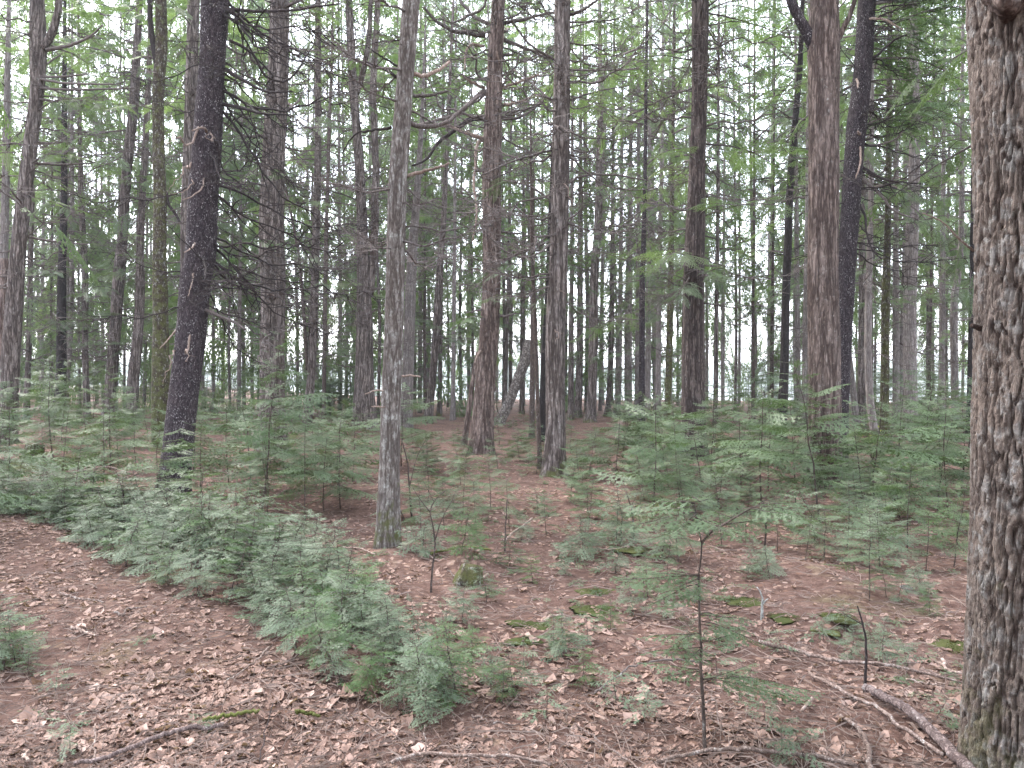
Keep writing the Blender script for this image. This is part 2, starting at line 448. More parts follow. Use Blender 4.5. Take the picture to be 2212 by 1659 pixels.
tag(lake, 'pale bright lake water beyond the last trunks', None, kind='structure')

hx = np.linspace(-1200, 1200, 240); hy = np.linspace(760, 1100, 24)
HX, HY = np.meshgrid(hx, hy)
q = np.stack([HX.ravel() * .006, HY.ravel() * .006, np.zeros(HX.size)], 1)
hz = -3 + np.sin(np.clip((HY.ravel() - 760) / 340, 0, 1) * math.pi) * (14 + 26 * fbm(q, 41, 3)) + (fbm(q * 14, 44, 3) - .5) * 7 * (HY.ravel() > 765)
I = (np.arange(23)[:, None] * 240 + np.arange(239)[None, :]).ravel()
def hill_mat():
    m, n, l, b, out = new_mat('far_forest')
    tc = n.new('ShaderNodeTexCoord'); nn = noise_node(n, l, tc.outputs['Object'], 0.12, 5, .7)
    l.new(ramp(n, l, nn.outputs[0], [(0.3, (0.03, 0.05, 0.03)), (0.7, (0.08, 0.11, 0.06))]).outputs[0], b.inputs['Base Color']); b.inputs['Roughness'].default_value = 1
    return m
hills = link('hills', np_mesh('hills', np.stack([HX.ravel(), HY.ravel(), hz], 1), np.stack([I, I + 1, I + 241, I + 240], 1), hill_mat(), smooth=True))
tag(hills, 'faint wooded hills on the far shore of the lake', None, kind='structure')

# ------------------------------------------------------------------ foliage templates
def frond(L, rg, sp2=0.05, sp3=0.045, comb=0.008, nb=0.0045, nl=0.011, droop=0.18, tert=True, width=0.5):
    """flat hemlock spray along +X: twigs at two orders, each a comb of needles; returns V, F and the twig axes"""
    st = []      # (x, y, ang, len)
    axes = []
    t = 0.08 * L
    side = 1
    st.append((0.35 * L, 0, 0.0, 0.65 * L))
    while t < L * 0.985:
        u = t / L
        l2 = width * L * (1 - u) ** 0.75 * min(1, 0.35 + u / 0.3) * rg.uniform(0.7, 1.12)
        a = side * rg.uniform(0.8, 1.05) * (1 - 0.25 * u)
        if l2 > 0.012 and rg.random() > 0.06:
            st.append((t, 0, a, l2)); axes.append((t, 0, a, l2))
            if tert:
                s = sp3 * 0.8; sd = 1
                while s < l2 * 0.95:
                    l3 = 0.48 * (l2 - s) * rg.uniform(0.7, 1.2) + 0.01
                    st.append((t + math.cos(a) * s, math.sin(a) * s, a + sd * rg.uniform(0.7, 1.0), l3))
                    s += sp3 * rg.uniform(0.4, 0.7); sd = -sd
        t += sp2 * rg.uniform(0.35, 0.65); side = -side
    S = np.array(st)
    cnt = np.maximum(1, np.ceil(S[:, 3] / comb)).astype(int)
    idx = np.repeat(np.arange(len(S)), cnt)
    k = np.arange(len(idx)) - np.repeat(np.cumsum(cnt) - cnt, cnt)
    s = (k + 0.3 + rg.uniform(0, .4, len(idx))) * (S[idx, 3] / cnt[idx])
    c, sn = np.cos(S[idx, 2]), np.sin(S[idx, 2])
    bx, by = S[idx, 0] + c * s, S[idx, 1] + sn * s
    Vs, Fs = [], []
    n = len(idx)
    for sd in (1, -1):
        na = S[idx, 2] + sd * rg.uniform(0.9, 1.3, n)
        ln = nl * rg.uniform(0.75, 1.2, n) * np.where(s > S[idx, 3] * 0.85, 0.75, 1)
        tip = np.stack([bx + np.cos(na) * ln, by + np.sin(na) * ln, rg.uniform(-.35, .35, n) * ln], 1)
        a0 = np.stack([bx - c * nb * .5, by - sn * nb * .5, np.zeros(n)], 1)
        a1 = np.stack([bx + c * nb * .5, by + sn * nb * .5, np.zeros(n)], 1)
        Vs.append(np.stack([a0, a1, tip], 1).reshape(-1, 3))
        Fs.append(np.arange(n * 3).reshape(-1, 3) + (0 if sd == 1 else n * 3))
    V = np.concatenate(Vs); F = np.concatenate(Fs)
    ph = rg.uniform(0, 9)
    def bend(P):
        P = P.copy()
        P[:, 2] += -droop * P[:, 0] ** 2 / L - 0.22 * np.abs(P[:, 1]) + 0.05 * L * np.sin(P[:, 0] * 5 / L + ph) * 0.5 + 0.04 * L * np.sin(P[:, 1] * 9 / L + ph * 2)
        return P
    V = bend(V)
    ax = [bend(np.stack([np.linspace(0, L * 0.97, 6), np.zeros(6), np.zeros(6)], 1))]
    for (x, y, a, l2) in axes:
        if l2 > 0.18 * L:
            u = np.linspace(0, l2 * 0.9, 3)
            ax.append(bend(np.stack([x + np.cos(a) * u, y + np.sin(a) * u, np.zeros(3)], 1)))
    return V, F, ax

rg = np.random.default_rng(5)
FR_HI = [frond(L, rg, sp2=0.046, sp3=0.042, comb=0.0085, nb=0.0058, nl=0.0112) for L in (0.16, 0.26, 0.34, 0.42, 0.52)]
FR_MID = [frond(L, rg, sp2=0.07, sp3=0.07, comb=0.017, nb=0.0125, nl=0.019, droop=.1) for L in (0.26, 0.4, 0.55, 0.7, 0.9)]
FR_CROWN = [frond(L, rg, sp2=0.16, sp3=0.18, comb=0.075, nb=0.075, nl=0.055, droop=0.26, width=0.36) for L in (1.2, 1.7, 2.2, 2.7)]
FR_BOUGH = [frond(L, rg, sp2=0.10, sp3=0.11, comb=0.026, nb=0.022, nl=0.022, droop=0.25, width=0.32) for L in (0.9, 1.3, 1.7)]

def put(acc, tpl, Rm, s, p, m=0):
    V, F, ax = tpl
    acc.add((V * s) @ Rm.T + p, F, m)

# ------------------------------------------------------------------ bare branch library (along +X, about 1 unit long)
def bare_branch(seed, mat, crook=0.06, twigs=13, r0=0.0088, rise=0.0, tip_up=0.15):
    g = np.random.default_rng(seed)
    n = 14
    x = np.linspace(0, 1, n)
    wig = np.cumsum(g.normal(0, crook, (n, 2)), axis=0) * 0.35; wig -= wig[0]
    P = np.stack([x, wig[:, 0], wig[:, 1] + rise * x - 0.10 * np.sin(x * math.pi) + tip_up * x ** 2.5], 1)
    P[0, 0] = -0.03
    rad = r0 * (1 - 0.82 * x) * (1 + 0.25 * np.exp(-x / 0.04))
    acc = Acc()
    V, F = tube(P, rad, 6); acc.add(V, F, 0, True)
    side = 1
    for t in np.sort(g.uniform(0.12, 0.98, twigs)):
        i = t * (n - 1); a = int(min(i, n - 2)); p = P[a] + (P[a + 1] - P[a]) * (i - a)
        ln = g.uniform(0.12, 0.36) * (1.1 - 0.6 * t)
        az = side * g.uniform(0.6, 1.15); el = g.normal(-0.1, 0.3); side = -side
        m = 6
        u = np.linspace(0, 1, m)
        d = np.array([math.cos(az) * math.cos(el), math.sin(az) * math.cos(el), math.sin(el)])
        Q = p + np.outer(u * ln, d) + np.cumsum(g.normal(0, 0.010, (m, 3)), axis=0) * (u[:, None]) + np.outer(u ** 2 * ln * 0.12, [1, 0, g.normal(0, .8)])
        V, F = tube(Q, (0.0046 * (1 - 0.6 * u)) * (1.15 - .5 * t), 3); acc.add(V, F, 0, False)
        for q in range(int(g.integers(0, 4))):
            k = int(g.integers(1, m - 1)); l2 = ln * g.uniform(0.2, 0.5); d2 = d + g.normal(0, 0.7, 3); d2 /= np.linalg.norm(d2)
            W = Q[k] + np.outer(np.linspace(0, l2, 3), d2)
            V, F = tube(W, [0.0026, 0.002, 0.0012], 3); acc.add(V, F, 0, False)
    return acc.mesh('branch', [mat])

BARE = {'twig': [bare_branch(100 + k, M['twig'], crook=0.05 + 0.02 * (k % 3), tip_up=0.1 + 0.05 * (k % 4)) for k in range(10)],
        'dark': [bare_branch(200 + k, M['twig_dark'], crook=0.035 + 0.015 * (k % 3), tip_up=0.05 * (k % 3), twigs=16, r0=0.0075) for k in range(6)],
        'thick': [bare_branch(300 + k, M['twig'], crook=0.10, twigs=8, r0=0.019, tip_up=0.3) for k in range(6)],
        'stub': [bare_branch(400 + k, M['twig'], crook=0.10, twigs=1, r0=0.05, tip_up=0.1) for k in range(4)],
        'palestub': [bare_branch(500 + k, M['twig_pale'], crook=0.16, twigs=1, r0=0.028, tip_up=-0.2) for k in range(4)],
        'fine': [bare_branch(600 + k, M['twig'], crook=0.04, twigs=22, r0=0.009, tip_up=0.05, rise=-0.05) for k in range(6)]}

# green boughs with a woody axis
def bough_mesh(seed, leaf):
    g = np.random.default_rng(seed)
    acc = Acc()
    L = 1.6
    n = 10; x = np.linspace(0, 1, n)
    P = np.stack([x * L, np.cumsum(g.normal(0, .02, n)), 0.12 * np.sin(x * 3) - 0.35 * x ** 2], 1); P[0] = (-0.03, 0, 0)
    V, F = tube(P, 0.016 * (1 - .8 * x), 5); acc.add(V, F, 1, True)
    sd = 1
    for t in np.linspace(0.22, 1.0, 11):
        i = t * (n - 1); a = int(min(i, n - 2)); p = P[a] + (P[a + 1] - P[a]) * (i - a)
        tp = FR_BOUGH[int(g.integers(0, 3))]
        s = g.uniform(0.4, 0.65) * (1.15 - 0.55 * t)
        az = 0 if t > 0.99 else sd * g.uniform(0.5, 0.95)
        put(acc, tp, rot_xyz(az, g.normal(-0.18, 0.15), g.normal(0, .25)), s, p, 0); sd = -sd
    return acc.mesh('bough', [leaf, M['twig']])
BOUGH = {'crown': [bough_mesh(700 + k, M['crown']) for k in range(5)], 'bright': [bough_mesh(720 + k, M['bright']) for k in range(2)],
         'young': [bough_mesh(740 + k, M['young']) for k in range(3)]}

# ------------------------------------------------------------------ crowns (about 10 m tall, origin at the bottom)
def crown_mesh(seed, H=10.0, Rm=2.5, nb=84, low_sparse=True):
    g = np.random.default_rng(seed)
    acc = Acc()
    az = g.uniform(0, 6)
    for k in range(nb):
        t = (k + g.uniform(0, 1)) / nb
        t = t ** 0.9
        az += 2.4 + g.normal(0, .5)
        z = t * H
        ln = Rm * (0.62 + 0.6 * math.sin(min(1, t * 1.6 + .25) * math.pi * .5)) * (1 - t) ** 0.55 * g.uniform(0.6, 1.2) + 0.3
        if low_sparse and t < 0.3 and g.random() < 0.35: continue
        el = g.normal(-0.02 + 0.4 * t, 0.16)
        d = rot_xyz(az, el, g.normal(0, .2))
        n = 6; x = np.linspace(0, 1, n)
        dr = g.uniform(0.10, 0.24)
        P = np.stack([x * ln, np.zeros(n), -dr * ln * x ** 2], 1) @ d.T + [0, 0, z]
        V, F = tube(P, (0.008 + 0.007 * ln) * (1 - .8 * x), 4); acc.add(V, F, 1, True)
        # sprays hang along the outer two thirds of each limb
        m = max(3, int(ln * 2.6)); sd = 1
        for u in np.linspace(0.28, 1.0, m):
            i = u * (n - 1); a = int(min(i, n - 2)); p = P[a] + (P[a + 1] - P[a]) * (i - a)
            if g.random() < 0.10: continue
            tp = FR_CROWN[int(g.integers(0, 4))]
            s = g.uniform(0.30, 0.52) * (1.1 - 0.35 * u)
            da = 0 if u > .99 else sd * g.uniform(0.45, 0.95); sd = -sd
            put(acc, tp, rot_xyz(az + da, el - 0.22 + g.normal(0, .16), g.normal(0, .3)), s, p, 0)
    return acc.mesh('crown', [M['crown'], M['twig']])
CROWN = [crown_mesh(800 + k, nb=(46, 40, 50, 36, 42)[k], Rm=(2.4, 2.8, 2.2, 2.6, 3.0)[k]) for k in range(5)]

FR_BACK = [frond(L, rg, sp2=0.24, sp3=0.26, comb=0.11, nb=0.12, nl=0.085, droop=0.26, width=0.4) for L in (1.6, 2.2, 2.8)]
def back_crown(seed, H=10.0, Rm=2.6, nb=40):
    g = np.random.default_rng(seed); acc = Acc(); az = g.uniform(0, 6)
    for k in range(nb):
        t = (k + g.uniform(0, 1)) / nb; az += 2.4 + g.normal(0, .5)
        ln = Rm * (0.7 + .5 * min(1, t * 3)) * (1 - t) ** .5 * g.uniform(.6, 1.2) + .3
        el = g.normal(.3 * t - .05, .18)
        m = max(3, int(ln * 2.4)); sd = 1
        d = rot_xyz(az, el)
        for u in np.linspace(.2, 1, m):
            p = np.array([u * ln, 0, -.2 * ln * u * u]) @ d.T + [0, 0, t * H]
            put(acc, FR_BACK[int(g.integers(0, 3))], rot_xyz(az + (0 if u > .99 else sd * g.uniform(.4, 1.0)), el - .2 + g.normal(0, .2), g.normal(0, .35)), g.uniform(.32, .55), p, 0); sd = -sd
    return acc.mesh('crown', [M['crown']])
BACKC = [back_crown(860 + k) for k in range(4)]

# ------------------------------------------------------------------ trunks
def trunk_mesh(PR, seed, mat, seg=16, step=0.25, flare=0.5, bark=0.0, lump=0.05, furrow=False, lobes=5, flare_h=0.28, fine_to=99):
    """PR: (n,4) of local x,y,z,radius from base to top"""
    g = np.random.default_rng(seed)
    PR = np.asarray(PR, dtype=np.float64)
    L = np.sum(np.linalg.norm(np.diff(PR[:, :3], axis=0), axis=1))
    nd = max(8, int(L / step))
    Q = smooth_poly(PR, nd)
    keep = np.arange(nd)
    cut = int(np.searchsorted(Q[:, 2], fine_to))
    if cut < nd - 10:
        keep = np.unique(np.concatenate([keep[:cut], np.linspace(cut, nd - 1, max(4, int((nd - cut) * step / .4))).astype(int)]))
    Q = Q[keep]; n = len(Q)
    Q[:, 3] = np.maximum(Q[:, 3], 0.012)
    P, r = Q[:, :3], Q[:, 3]
    T, N, B = frames(P)
    a = np.arange(seg) / seg * 2 * math.pi
    zz = np.repeat(P[:, 2], seg); aa = np.tile(a, n); rr = np.repeat(r, seg)
    q = np.stack([np.cos(aa) * rr, np.sin(aa) * rr, zz], 1)
    o = g.uniform(0, 50, 3)
    lo = (fbm(q * [3.0, 3.0, 0.9] + o, seed, 2) - 0.5) * 2
    zc = np.clip(zz + 0.02, 0, None)
    ph = g.uniform(0, 6)
    fl = flare * np.exp(-zc / flare_h) * (0.65 + 0.35 * np.cos(aa * lobes + ph + 0.8 * np.sin(aa * 2 + ph)))
    rn = rr * (1 + lump * lo + fl)
    plate = np.ones(len(rn))
    if bark > 0:
        wq = q * [1, 1, 0.16 if not furrow else 0.12]
        wq = wq + 0.02 * (np.stack([fbm(q * 8 + o, seed + 3, 2), fbm(q * 8 + o + 9, seed + 4, 2), np.zeros(len(q))], 1) - .5)
        fs = 26.0 if not furrow else 36.0
        n1 = fbm(wq * fs + o, seed + 1, 2); n2 = fbm(wq * fs * 1.35 + o + 20, seed + 2, 2)
        f1 = sstep(0.0, 0.085, np.abs(n1 - 0.5)); f2 = sstep(0.0, 0.07 if not furrow else 0.10, np.abs(n2 - 0.5))
        plate = f1 * (0.4 + 0.6 * f2)
        if furrow:
            n3 = fbm(q * [30, 30, 14] + o + 40, seed + 8, 2)
            plate = plate * (0.72 + 0.28 * sstep(0.0, 0.06, np.abs(n3 - 0.5)))
        scal = fbm(q * ([45, 45, 22] if not furrow else [60, 60, 26]) + o, seed + 6, 3) - 0.5
        rn = rn + bark * (plate - 0.7) + bark * (0.55 if not furrow else 0.7) * scal
    V = P.repeat(seg, 0) + rn[:, None] * (np.cos(aa)[:, None] * N.repeat(seg, 0) + np.sin(aa)[:, None] * B.repeat(seg, 0))
    return np_mesh('trunk', V, tube_faces(n, seg), mat, smooth=True, attr={'plate': plate}), Q

def trunk_at(Q, z):
    i = int(np.clip(np.searchsorted(Q[:, 2], z), 1, len(Q) - 1))
    u = (z - Q[i - 1, 2]) / max(1e-6, Q[i, 2] - Q[i - 1, 2])
    return Q[i - 1] + (Q[i] - Q[i - 1]) * u

def tree_path(d, pts, H, base_z, br=1.0):
    """pixels (px, py, width) from top to base at depth d -> local path from the base, extended up to H"""
    P = [(at(px, py, d), w * d / FPX * 0.5 * br) for px, py, w in pts][::-1]
    b = P[0][0]; base = Vector((b.x, d, base_z))
    rows = [(b.x - base.x, 0, -0.25, P[0][1] * 1.02)]
    for v, r in P:
        z = v.z - base.z
        if z < rows[-1][2] + 0.15: continue
        rows.append((v.x - base.x, 0.05 * math.sin(z * 0.7 + d), z, r))
    x, y, z, r = rows[-1]
    x0, _, z0, _ = rows[-2]
    sl = max(-0.08, min(0.08, (x - x0) / (z - z0))) * 0.6
    if z < H - 0.5:
        for k in range(1, 5):
            f = k / 4
            rows.append((x + sl * (H - z) * f, y, z + (H - z) * f, r * (1 - 0.9 * f) + 0.012 * f))
    return base, rows

TREES = []
def hang(parent, name, mesh, p, az, el, s, roll=0.0, xs=1.0):
    o = bpy.data.objects.new(name, mesh); col.objects.link(o); o.parent = parent
    o.matrix_local = Matrix.Translation(p) @ Matrix(rot_xyz(az, el, roll).tolist()).to_4x4() @ Matrix.Diagonal((s * xs, s, s, 1))
    return o

def dress(t, Q, kind, n, z0, z1, L0, L1, el=0.0, els=0.18, az=None, azs=None, seed=0, name='branch'):
    g = random.Random(seed)
    lib = BARE.get(kind)
    for k in range(n):
        z = g.uniform(z0, z1)
        if z > Q[-1, 2] - 0.1: continue
        c = trunk_at(Q, z)
        a = g.uniform(0, 2 * math.pi) if az is None else az + g.uniform(-azs, azs)
        p = Vector((c[0] + math.cos(a) * c[3] * 0.8, c[1] + math.sin(a) * c[3] * 0.8, z))
        hang(t, name, g.choice(lib), p, a, g.gauss(el, els), g.uniform(L0, L1), g.uniform(-.5, .5))

def boughs(t, Q, kind, n, z0, z1, s0, s1, az=None, azs=None, seed=0, el=0.05):
    g = random.Random(seed)
    for k in range(n):
        z = g.uniform(z0, z1)
        if z > Q[-1, 2] - 0.1: continue
        c = trunk_at(Q, z)
        a = g.uniform(0, 2 * math.pi) if az is None else az + g.uniform(-azs, azs)
        p = Vector((c[0] + math.cos(a) * c[3] * 0.8, c[1] + math.sin(a) * c[3] * 0.8, z))
        hang(t, 'bough', g.choice(BOUGH[kind]), p, a, g.gauss(el, .12), g.uniform(s0, s1), g.gauss(0, .2))

def limb(t, pts, r0, r1, mat, n=14, seg=7, name='branch', wob=0.0, seed=1):
    """hand-set limb through local points"""
    g = np.random.default_rng(seed)
    P = smooth_poly(np.asarray(pts, dtype=float), n)
    P[1:-1] += g.normal(0, wob, (n - 2, 3))
    u = np.linspace(0, 1, n)
    V, F = tube(P, r0 + (r1 - r0) * u, seg)
    return link(name, np_mesh(name, V, F, mat, smooth=True), t)

def px_limb(t, d, pts, w0, w1, mat, name='branch', dy=0.0, wob=0.004, seed=1, n=16):
    P = []
    m = len(pts) - 1
    for k, (px, py) in enumerate(pts):
        dd = d + dy * k / m
        v = at(px, py, dd) - t.location
        P.append((v.x, v.y, v.z))
    return limb(t, P, w0 * d / FPX * .5, w1 * d / FPX * .5, mat, n=n, name=name, wob=wob, seed=seed)

def add_tree(d, pts, bark, label, name='hemlock_tree', H=15.0, seg=16, step=0.25, group=None, bark_amp=0.0, flare=0.45,
             crown=None, cat='tree', furrow=False, lump=0.05, short=None, br=1.0, flare_h=0.28):
    if pts[-1][1] is None:
        b = pts[-1]; g = gpd(b[0], d)
        pts = pts[:-1] + [(b[0], CY + (CAM_H - g.z) / d * FPX, b[2])]
    g = gpd(pts[-1][0], d)
    base, rows = tree_path(d, pts, H, g.z, br)
    t = empty(name, base)
    me, Q = trunk_mesh(rows, len(TREES) * 7 + 3, M[bark], seg=seg, step=step, flare=flare, bark=bark_amp, furrow=furrow, lump=lump, flare_h=flare_h, fine_to=CAM_H + .52 * d + .2)
    link('trunk', me, t)
    tag(t, label, cat, group)
    if crown:
        z0, idx, s = crown                   # start height, variant, radial scale
        c = trunk_at(Q, z0)
        o = link('crown', CROWN[idx % len(CROWN)], t)
        hs = max(0.4, (H - z0 + 0.3) / 10.0)
        o.location = (c[0], c[1], z0); o.rotation_euler = (0, 0, d * 1.7 + idx); o.scale = (s, s, hs)
    TREES.append(dict(o=t, Q=Q, label=label, short=short, d=d, px=pts[-1][0], seg=seg))
    return t, Q

W = 'twig'
# --- nearest trunk on the right edge
t, Q = add_tree(3.25, [(2213, -60, 232), (2216, 300, 226), (2221, 700, 228), (2224, 1100, 238), (2223, 1400, 246), (2224, None, 258)], 'furrow',
                'very thick furrowed grey trunk cut off by the right edge of the picture', 'large_tree', H=15, seg=280, step=0.0075, bark_amp=0.017,
                flare=0.07, furrow=True, crown=(8.5, 1, 1.0), short='huge furrowed trunk', lump=0.07)
def scar(t, loc, r, az):
    """healed branch wound: a raised ring of bark round a dark rotten hollow"""
    acc = Acc(); n, m = 28, 14
    th = np.arange(n) / n * 2 * math.pi
    rows = []
    prof = [(1.5, -0.03), (1.35, 0.010), (1.12, 0.050), (0.92, 0.062), (0.72, 0.040), (0.55, -0.01), (0.35, -0.05), (0.05, -0.06)]
    for k, (rr, h) in enumerate(prof):
        wob = 1 + 0.18 * np.sin(th * 3 + k) + 0.08 * np.sin(th * 7 + 2 * k)
        rows.append(np.stack([h + 0.012 * np.sin(th * 5 + k * 2), np.cos(th) * rr * r * wob, np.sin(th) * rr * r * wob * 0.72], 1))
    V = np.concatenate(rows)
    F = tube_faces(len(prof), n, cap=False)
    o = link('branch_scar', np_mesh('branch_scar', V, F, M['reddish'], smooth=True), t, loc)
    o.rotation_euler = (0, 0, az)
    o['label'] = 'reddish healed branch wound around a dark hollow'
v = at(2185, 12, 3.05) - t.location
scar(t, (v.x, -0.2, v.z + .03), 0.062, R(-98))
limb(t, [(-0.2, 0.05, 2.15), (-0.27, 0.04, 2.2), (-0.33, 0.05, 2.27), (-0.41, 0.06, 2.31)], 0.006, 0.002, M['twig_pale'], n=8, seg=5)
v = at(2096, 712, 3.25) - t.location
limb(t, [(v.x + .03, -0.03, v.z), (v.x, -0.035, v.z + .01), (v.x - 0.018, -0.04, v.z + .014)], 0.014, 0.009, M['furrow'], n=6, seg=8, name='knot')

# --- thin grey tree in the middle foreground
t, Q = add_tree(7.63, [(893, -60, 36), (890, 0, 37), (880, 133, 36), (870, 267, 38), (860, 400, 40), (854, 586, 40), (850, 720, 40), (844, 853, 42), (840, 986, 43), (838, 1090, 47), (837, None, 50)],
                'grey', 'slender grey lichen-spotted trunk standing alone in the middle foreground', 'maple_tree', H=13, seg=44, step=0.03, bark_amp=0.006, flare=0.32,
                crown=(8.0, 3, 0.7), short='slender lichened grey trunk')
px_limb(t, 7.6, [(868, 258), (905, 272), (960, 266), (1010, 228), (1040, 205)], 13, 5, M['twig'], dy=.3, seed=3)
px_limb(t, 7.6, [(893, 160), (915, 164), (945, 152), (972, 133)], 10, 6, M['twig_pale'], dy=.1, seed=4)
px_limb(t, 7.6, [(893, 208), (930, 205), (970, 197)], 8, 5, M['twig'], seed=5)
px_limb(t, 7.6, [(866, 170), (820, 145), (770, 130), (720, 95), (690, 70)], 7, 2, M['twig_dark'], dy=-.2, seed=6)
px_limb(t, 7.6, [(862, 145), (830, 125), (795, 102)], 5, 3, M['twig_dark'], seed=7)
px_limb(t, 7.6, [(880, 380), (915, 370), (945, 363), (970, 352)], 9, 5, M['twig_pale'], dy=-.1, seed=8)
px_limb(t, 7.6, [(845, 275), (800, 283), (765, 292), (740, 330)], 7, 2, M['twig_dark'], dy=.3, seed=9)
px_limb(t, 7.6, [(872, 87), (840, 88), (800, 95)], 4, 2, M['twig_dark'], seed=10)
px_limb(t, 7.6, [(832, 845), (812, 843), (788, 852)], 4, 2.5, M['twig_pale'], seed=11)
px_limb(t, 7.6, [(868, 813), (890, 811), (908, 814)], 5, 3.5, M['twig_pale'], seed=12)
px_limb(t, 7.6, [(832, 880), (815, 879), (803, 878)], 4, 3, M['twig_pale'], seed=13)

dress(t, Q, 'fine', 22, 2.8, 6.2, .6, 1.5, el=.05, seed=601)

# --- dark leaning tree left of it
t, Q = add_tree(11.6, [(470, -60, 55), (467, 0, 56), (457, 167, 53), (447, 300, 60), (437, 400, 62), (430, 550, 63), (420, 600, 63), (413, 690, 62), (397, 853, 60), (385, 970, 61), (377, None, 64)],
                'dark', 'black-barked trunk leaning right, its bark speckled with white flakes', 'dark_spruce_tree', H=15, seg=48, step=0.035, bark_amp=0.012, flare=0.3,
                crown=(8.2, 0, .9), short='black flaky leaning trunk')
dress(t, Q, 'dark', 48, 2.6, 8.0, 1.0, 2.8, el=-0.30, els=.22, az=R(5), azs=R(80), seed=21)
dress(t, Q, 'dark', 20, 2.6, 8.6, 0.8, 1.9, el=-0.05, els=.25, seed=22)
dress(t, Q, 'palestub', 6, 2.2, 5.5, 0.4, 0.75, el=-0.5, els=.4, az=R(-95), azs=R(45), seed=23)
px_limb(t, 11.6, [(480, 225), (530, 235), (565, 245), (625, 248)], 9, 3, M['twig_dark'], dy=-.6, seed=31)
px_limb(t, 11.6, [(487, 150), (520, 170), (575, 198), (630, 197)], 10, 3, M['twig_dark'], dy=-.8, seed=32)
px_limb(t, 11.6, [(490, 20), (560, 25), (640, 20), (735, 8)], 8, 3, M['twig_dark'], dy=-.8, seed=33)
px_limb(t, 11.6, [(495, 88), (545, 115), (575, 165), (620, 175), (680, 95)], 7, 3, M['twig_dark'], dy=.6, seed=34)
px_limb(t, 11.5, [(440, 375), (437, 405), (415, 425), (395, 432)], 4, 2, M['twig_pale'], dy=-.5, seed=35)
px_limb(t, 11.5, [(423, 520), (415, 535), (398, 545)], 5, 2, M['twig_pale'], dy=-.4, seed=36)
px_limb(t, 11.5, [(419, 583), (415, 610), (406, 640)], 4, 1.5, M['twig_pale'], dy=-.4, seed=37)
px_limb(t, 11.6, [(382, 712), (362, 735), (345, 753)], 5, 2, M['twig_pale'], dy=-.3, seed=38)
px_limb(t, 11.5, [(448, 290), (440, 276), (415, 282)], 7, 3, M['twig_pale'], dy=-.4, seed=39)
px_limb(t, 11.6, [(442, 668), (480, 685), (510, 698), (530, 712)], 8, 5, M['twig'], dy=-.6, seed=40)

# --- left tree with a forked top
t, Q = add_tree(20.0, [(84, -40, 25), (80, 0, 27), (80, 95, 34), (77, 200, 28), (63, 333, 28), (43, 533, 30), (27, 720, 35), (16, 860, 38), (8, None, 46)], 'hemlock',
                'brown trunk at the left edge, forking near the top of the picture', H=17, seg=28, step=0.09, bark_amp=0.010, crown=(11.0, 2, 1.0), short='forked left trunk')
px_limb(t, 20, [(92, 105), (108, 80), (122, 40), (130, -20)], 18, 14, M['hemlock'], name='limb', n=18)
px_limb(t, 20, [(100, 108), (150, 98), (195, 78), (222, 55)], 9, 3, M['twig'], dy=-1, seed=41)
for k, (y0, x1, y1) in enumerate([(170, 245, 182), (190, 290, 190), (165, 190, 160), (213, 188, 217), (305, 137, 306), (352, 200, 352), (510, 190, 528), (150, 140, 112)]):
    px_limb(t, 20, [(82 - 0.09 * (y0 - 170), y0), (82 * .6 + x1 * .4, (y0 + y1) / 2 + 4), (x1, y1)], 6, 3, M['twig'], dy=-1 + .3 * k, seed=50 + k)
dress(t, Q, 'twig', 36, 3.5, 11.2, 1.0, 2.8, el=0.05, seed=24)
boughs(t, Q, 'crown', 6, 7, 11, 0.9, 1.5, seed=25)
# --- broken snag at the far left edge
t, Q = add_tree(22.0, [(12, 560, 22), (13, 590, 24), (10, 700, 24), (6, None, 28)], 'reddish', 'short broken brown snag beside the left edge', 'broken_snag', H=1, seg=18, step=0.1, bark_amp=0.012, short='broken snag')
t, Q = add_tree(27.0, [(18, 160, 12), (12, 330, 15), (9, 500, 16), (2, None, 19)], 'pale', 'pale grey trunk behind the forked trunk at the left edge', H=17, seg=14, step=.25, crown=(8.0, 1, .9), short='pale trunk at left edge')
dress(t, Q, 'twig', 14, 4, 9, .8, 2.0, seed=26)

# --- mossy trunk with a split stem
t, Q = add_tree(20.0, [(347, -40, 22), (347, 0, 23), (347, 100, 25), (340, 200, 24), (342, 300, 24), (347, 433, 27), (347, 553, 27), (347, 720, 33), (345, 853, 35), (341, None, 30)], 'mossy',
                'mossy green and grey-blotched trunk just left of the black leaning trunk', 'maple_tree', H=16, seg=28, step=0.07, bark_amp=0.008, flare=.25, lump=.09, crown=(11, 3, .7), short='moss-blotched trunk')
px_limb(t, 20, [(341, 150), (331, 95), (325, 40), (322, -30)], 13, 10, M['twig_dark'], name='limb', n=16)
dress(t, Q, 'twig', 10, 5, 10.5, .9, 2.0, el=.1, seed=27)
px_limb(t, 20, [(360, 415), (363, 440), (378, 460), (390, 483)], 7, 5, M['twig_dark'], seed=61)

# --- trunk hidden behind the dark one
t, Q = add_tree(24.0, [(422, -40, 22), (417, 0, 24), (413, 200, 25), (408, 333, 22), (402, 466, 21), (398, 650, 22), (394, None, 26)], 'hemlock',
                'brown trunk half hidden behind the black leaning trunk', H=17, seg=20, step=.15, bark_amp=.008, crown=(10, 4, .9), short='half-hidden brown trunk')
dress(t, Q, 'twig', 36, 3, 12, .9, 2.5, el=.1, seed=28)
dress(t, Q, 'fine', 24, 2.5, 12, .9, 2.2, seed=604)

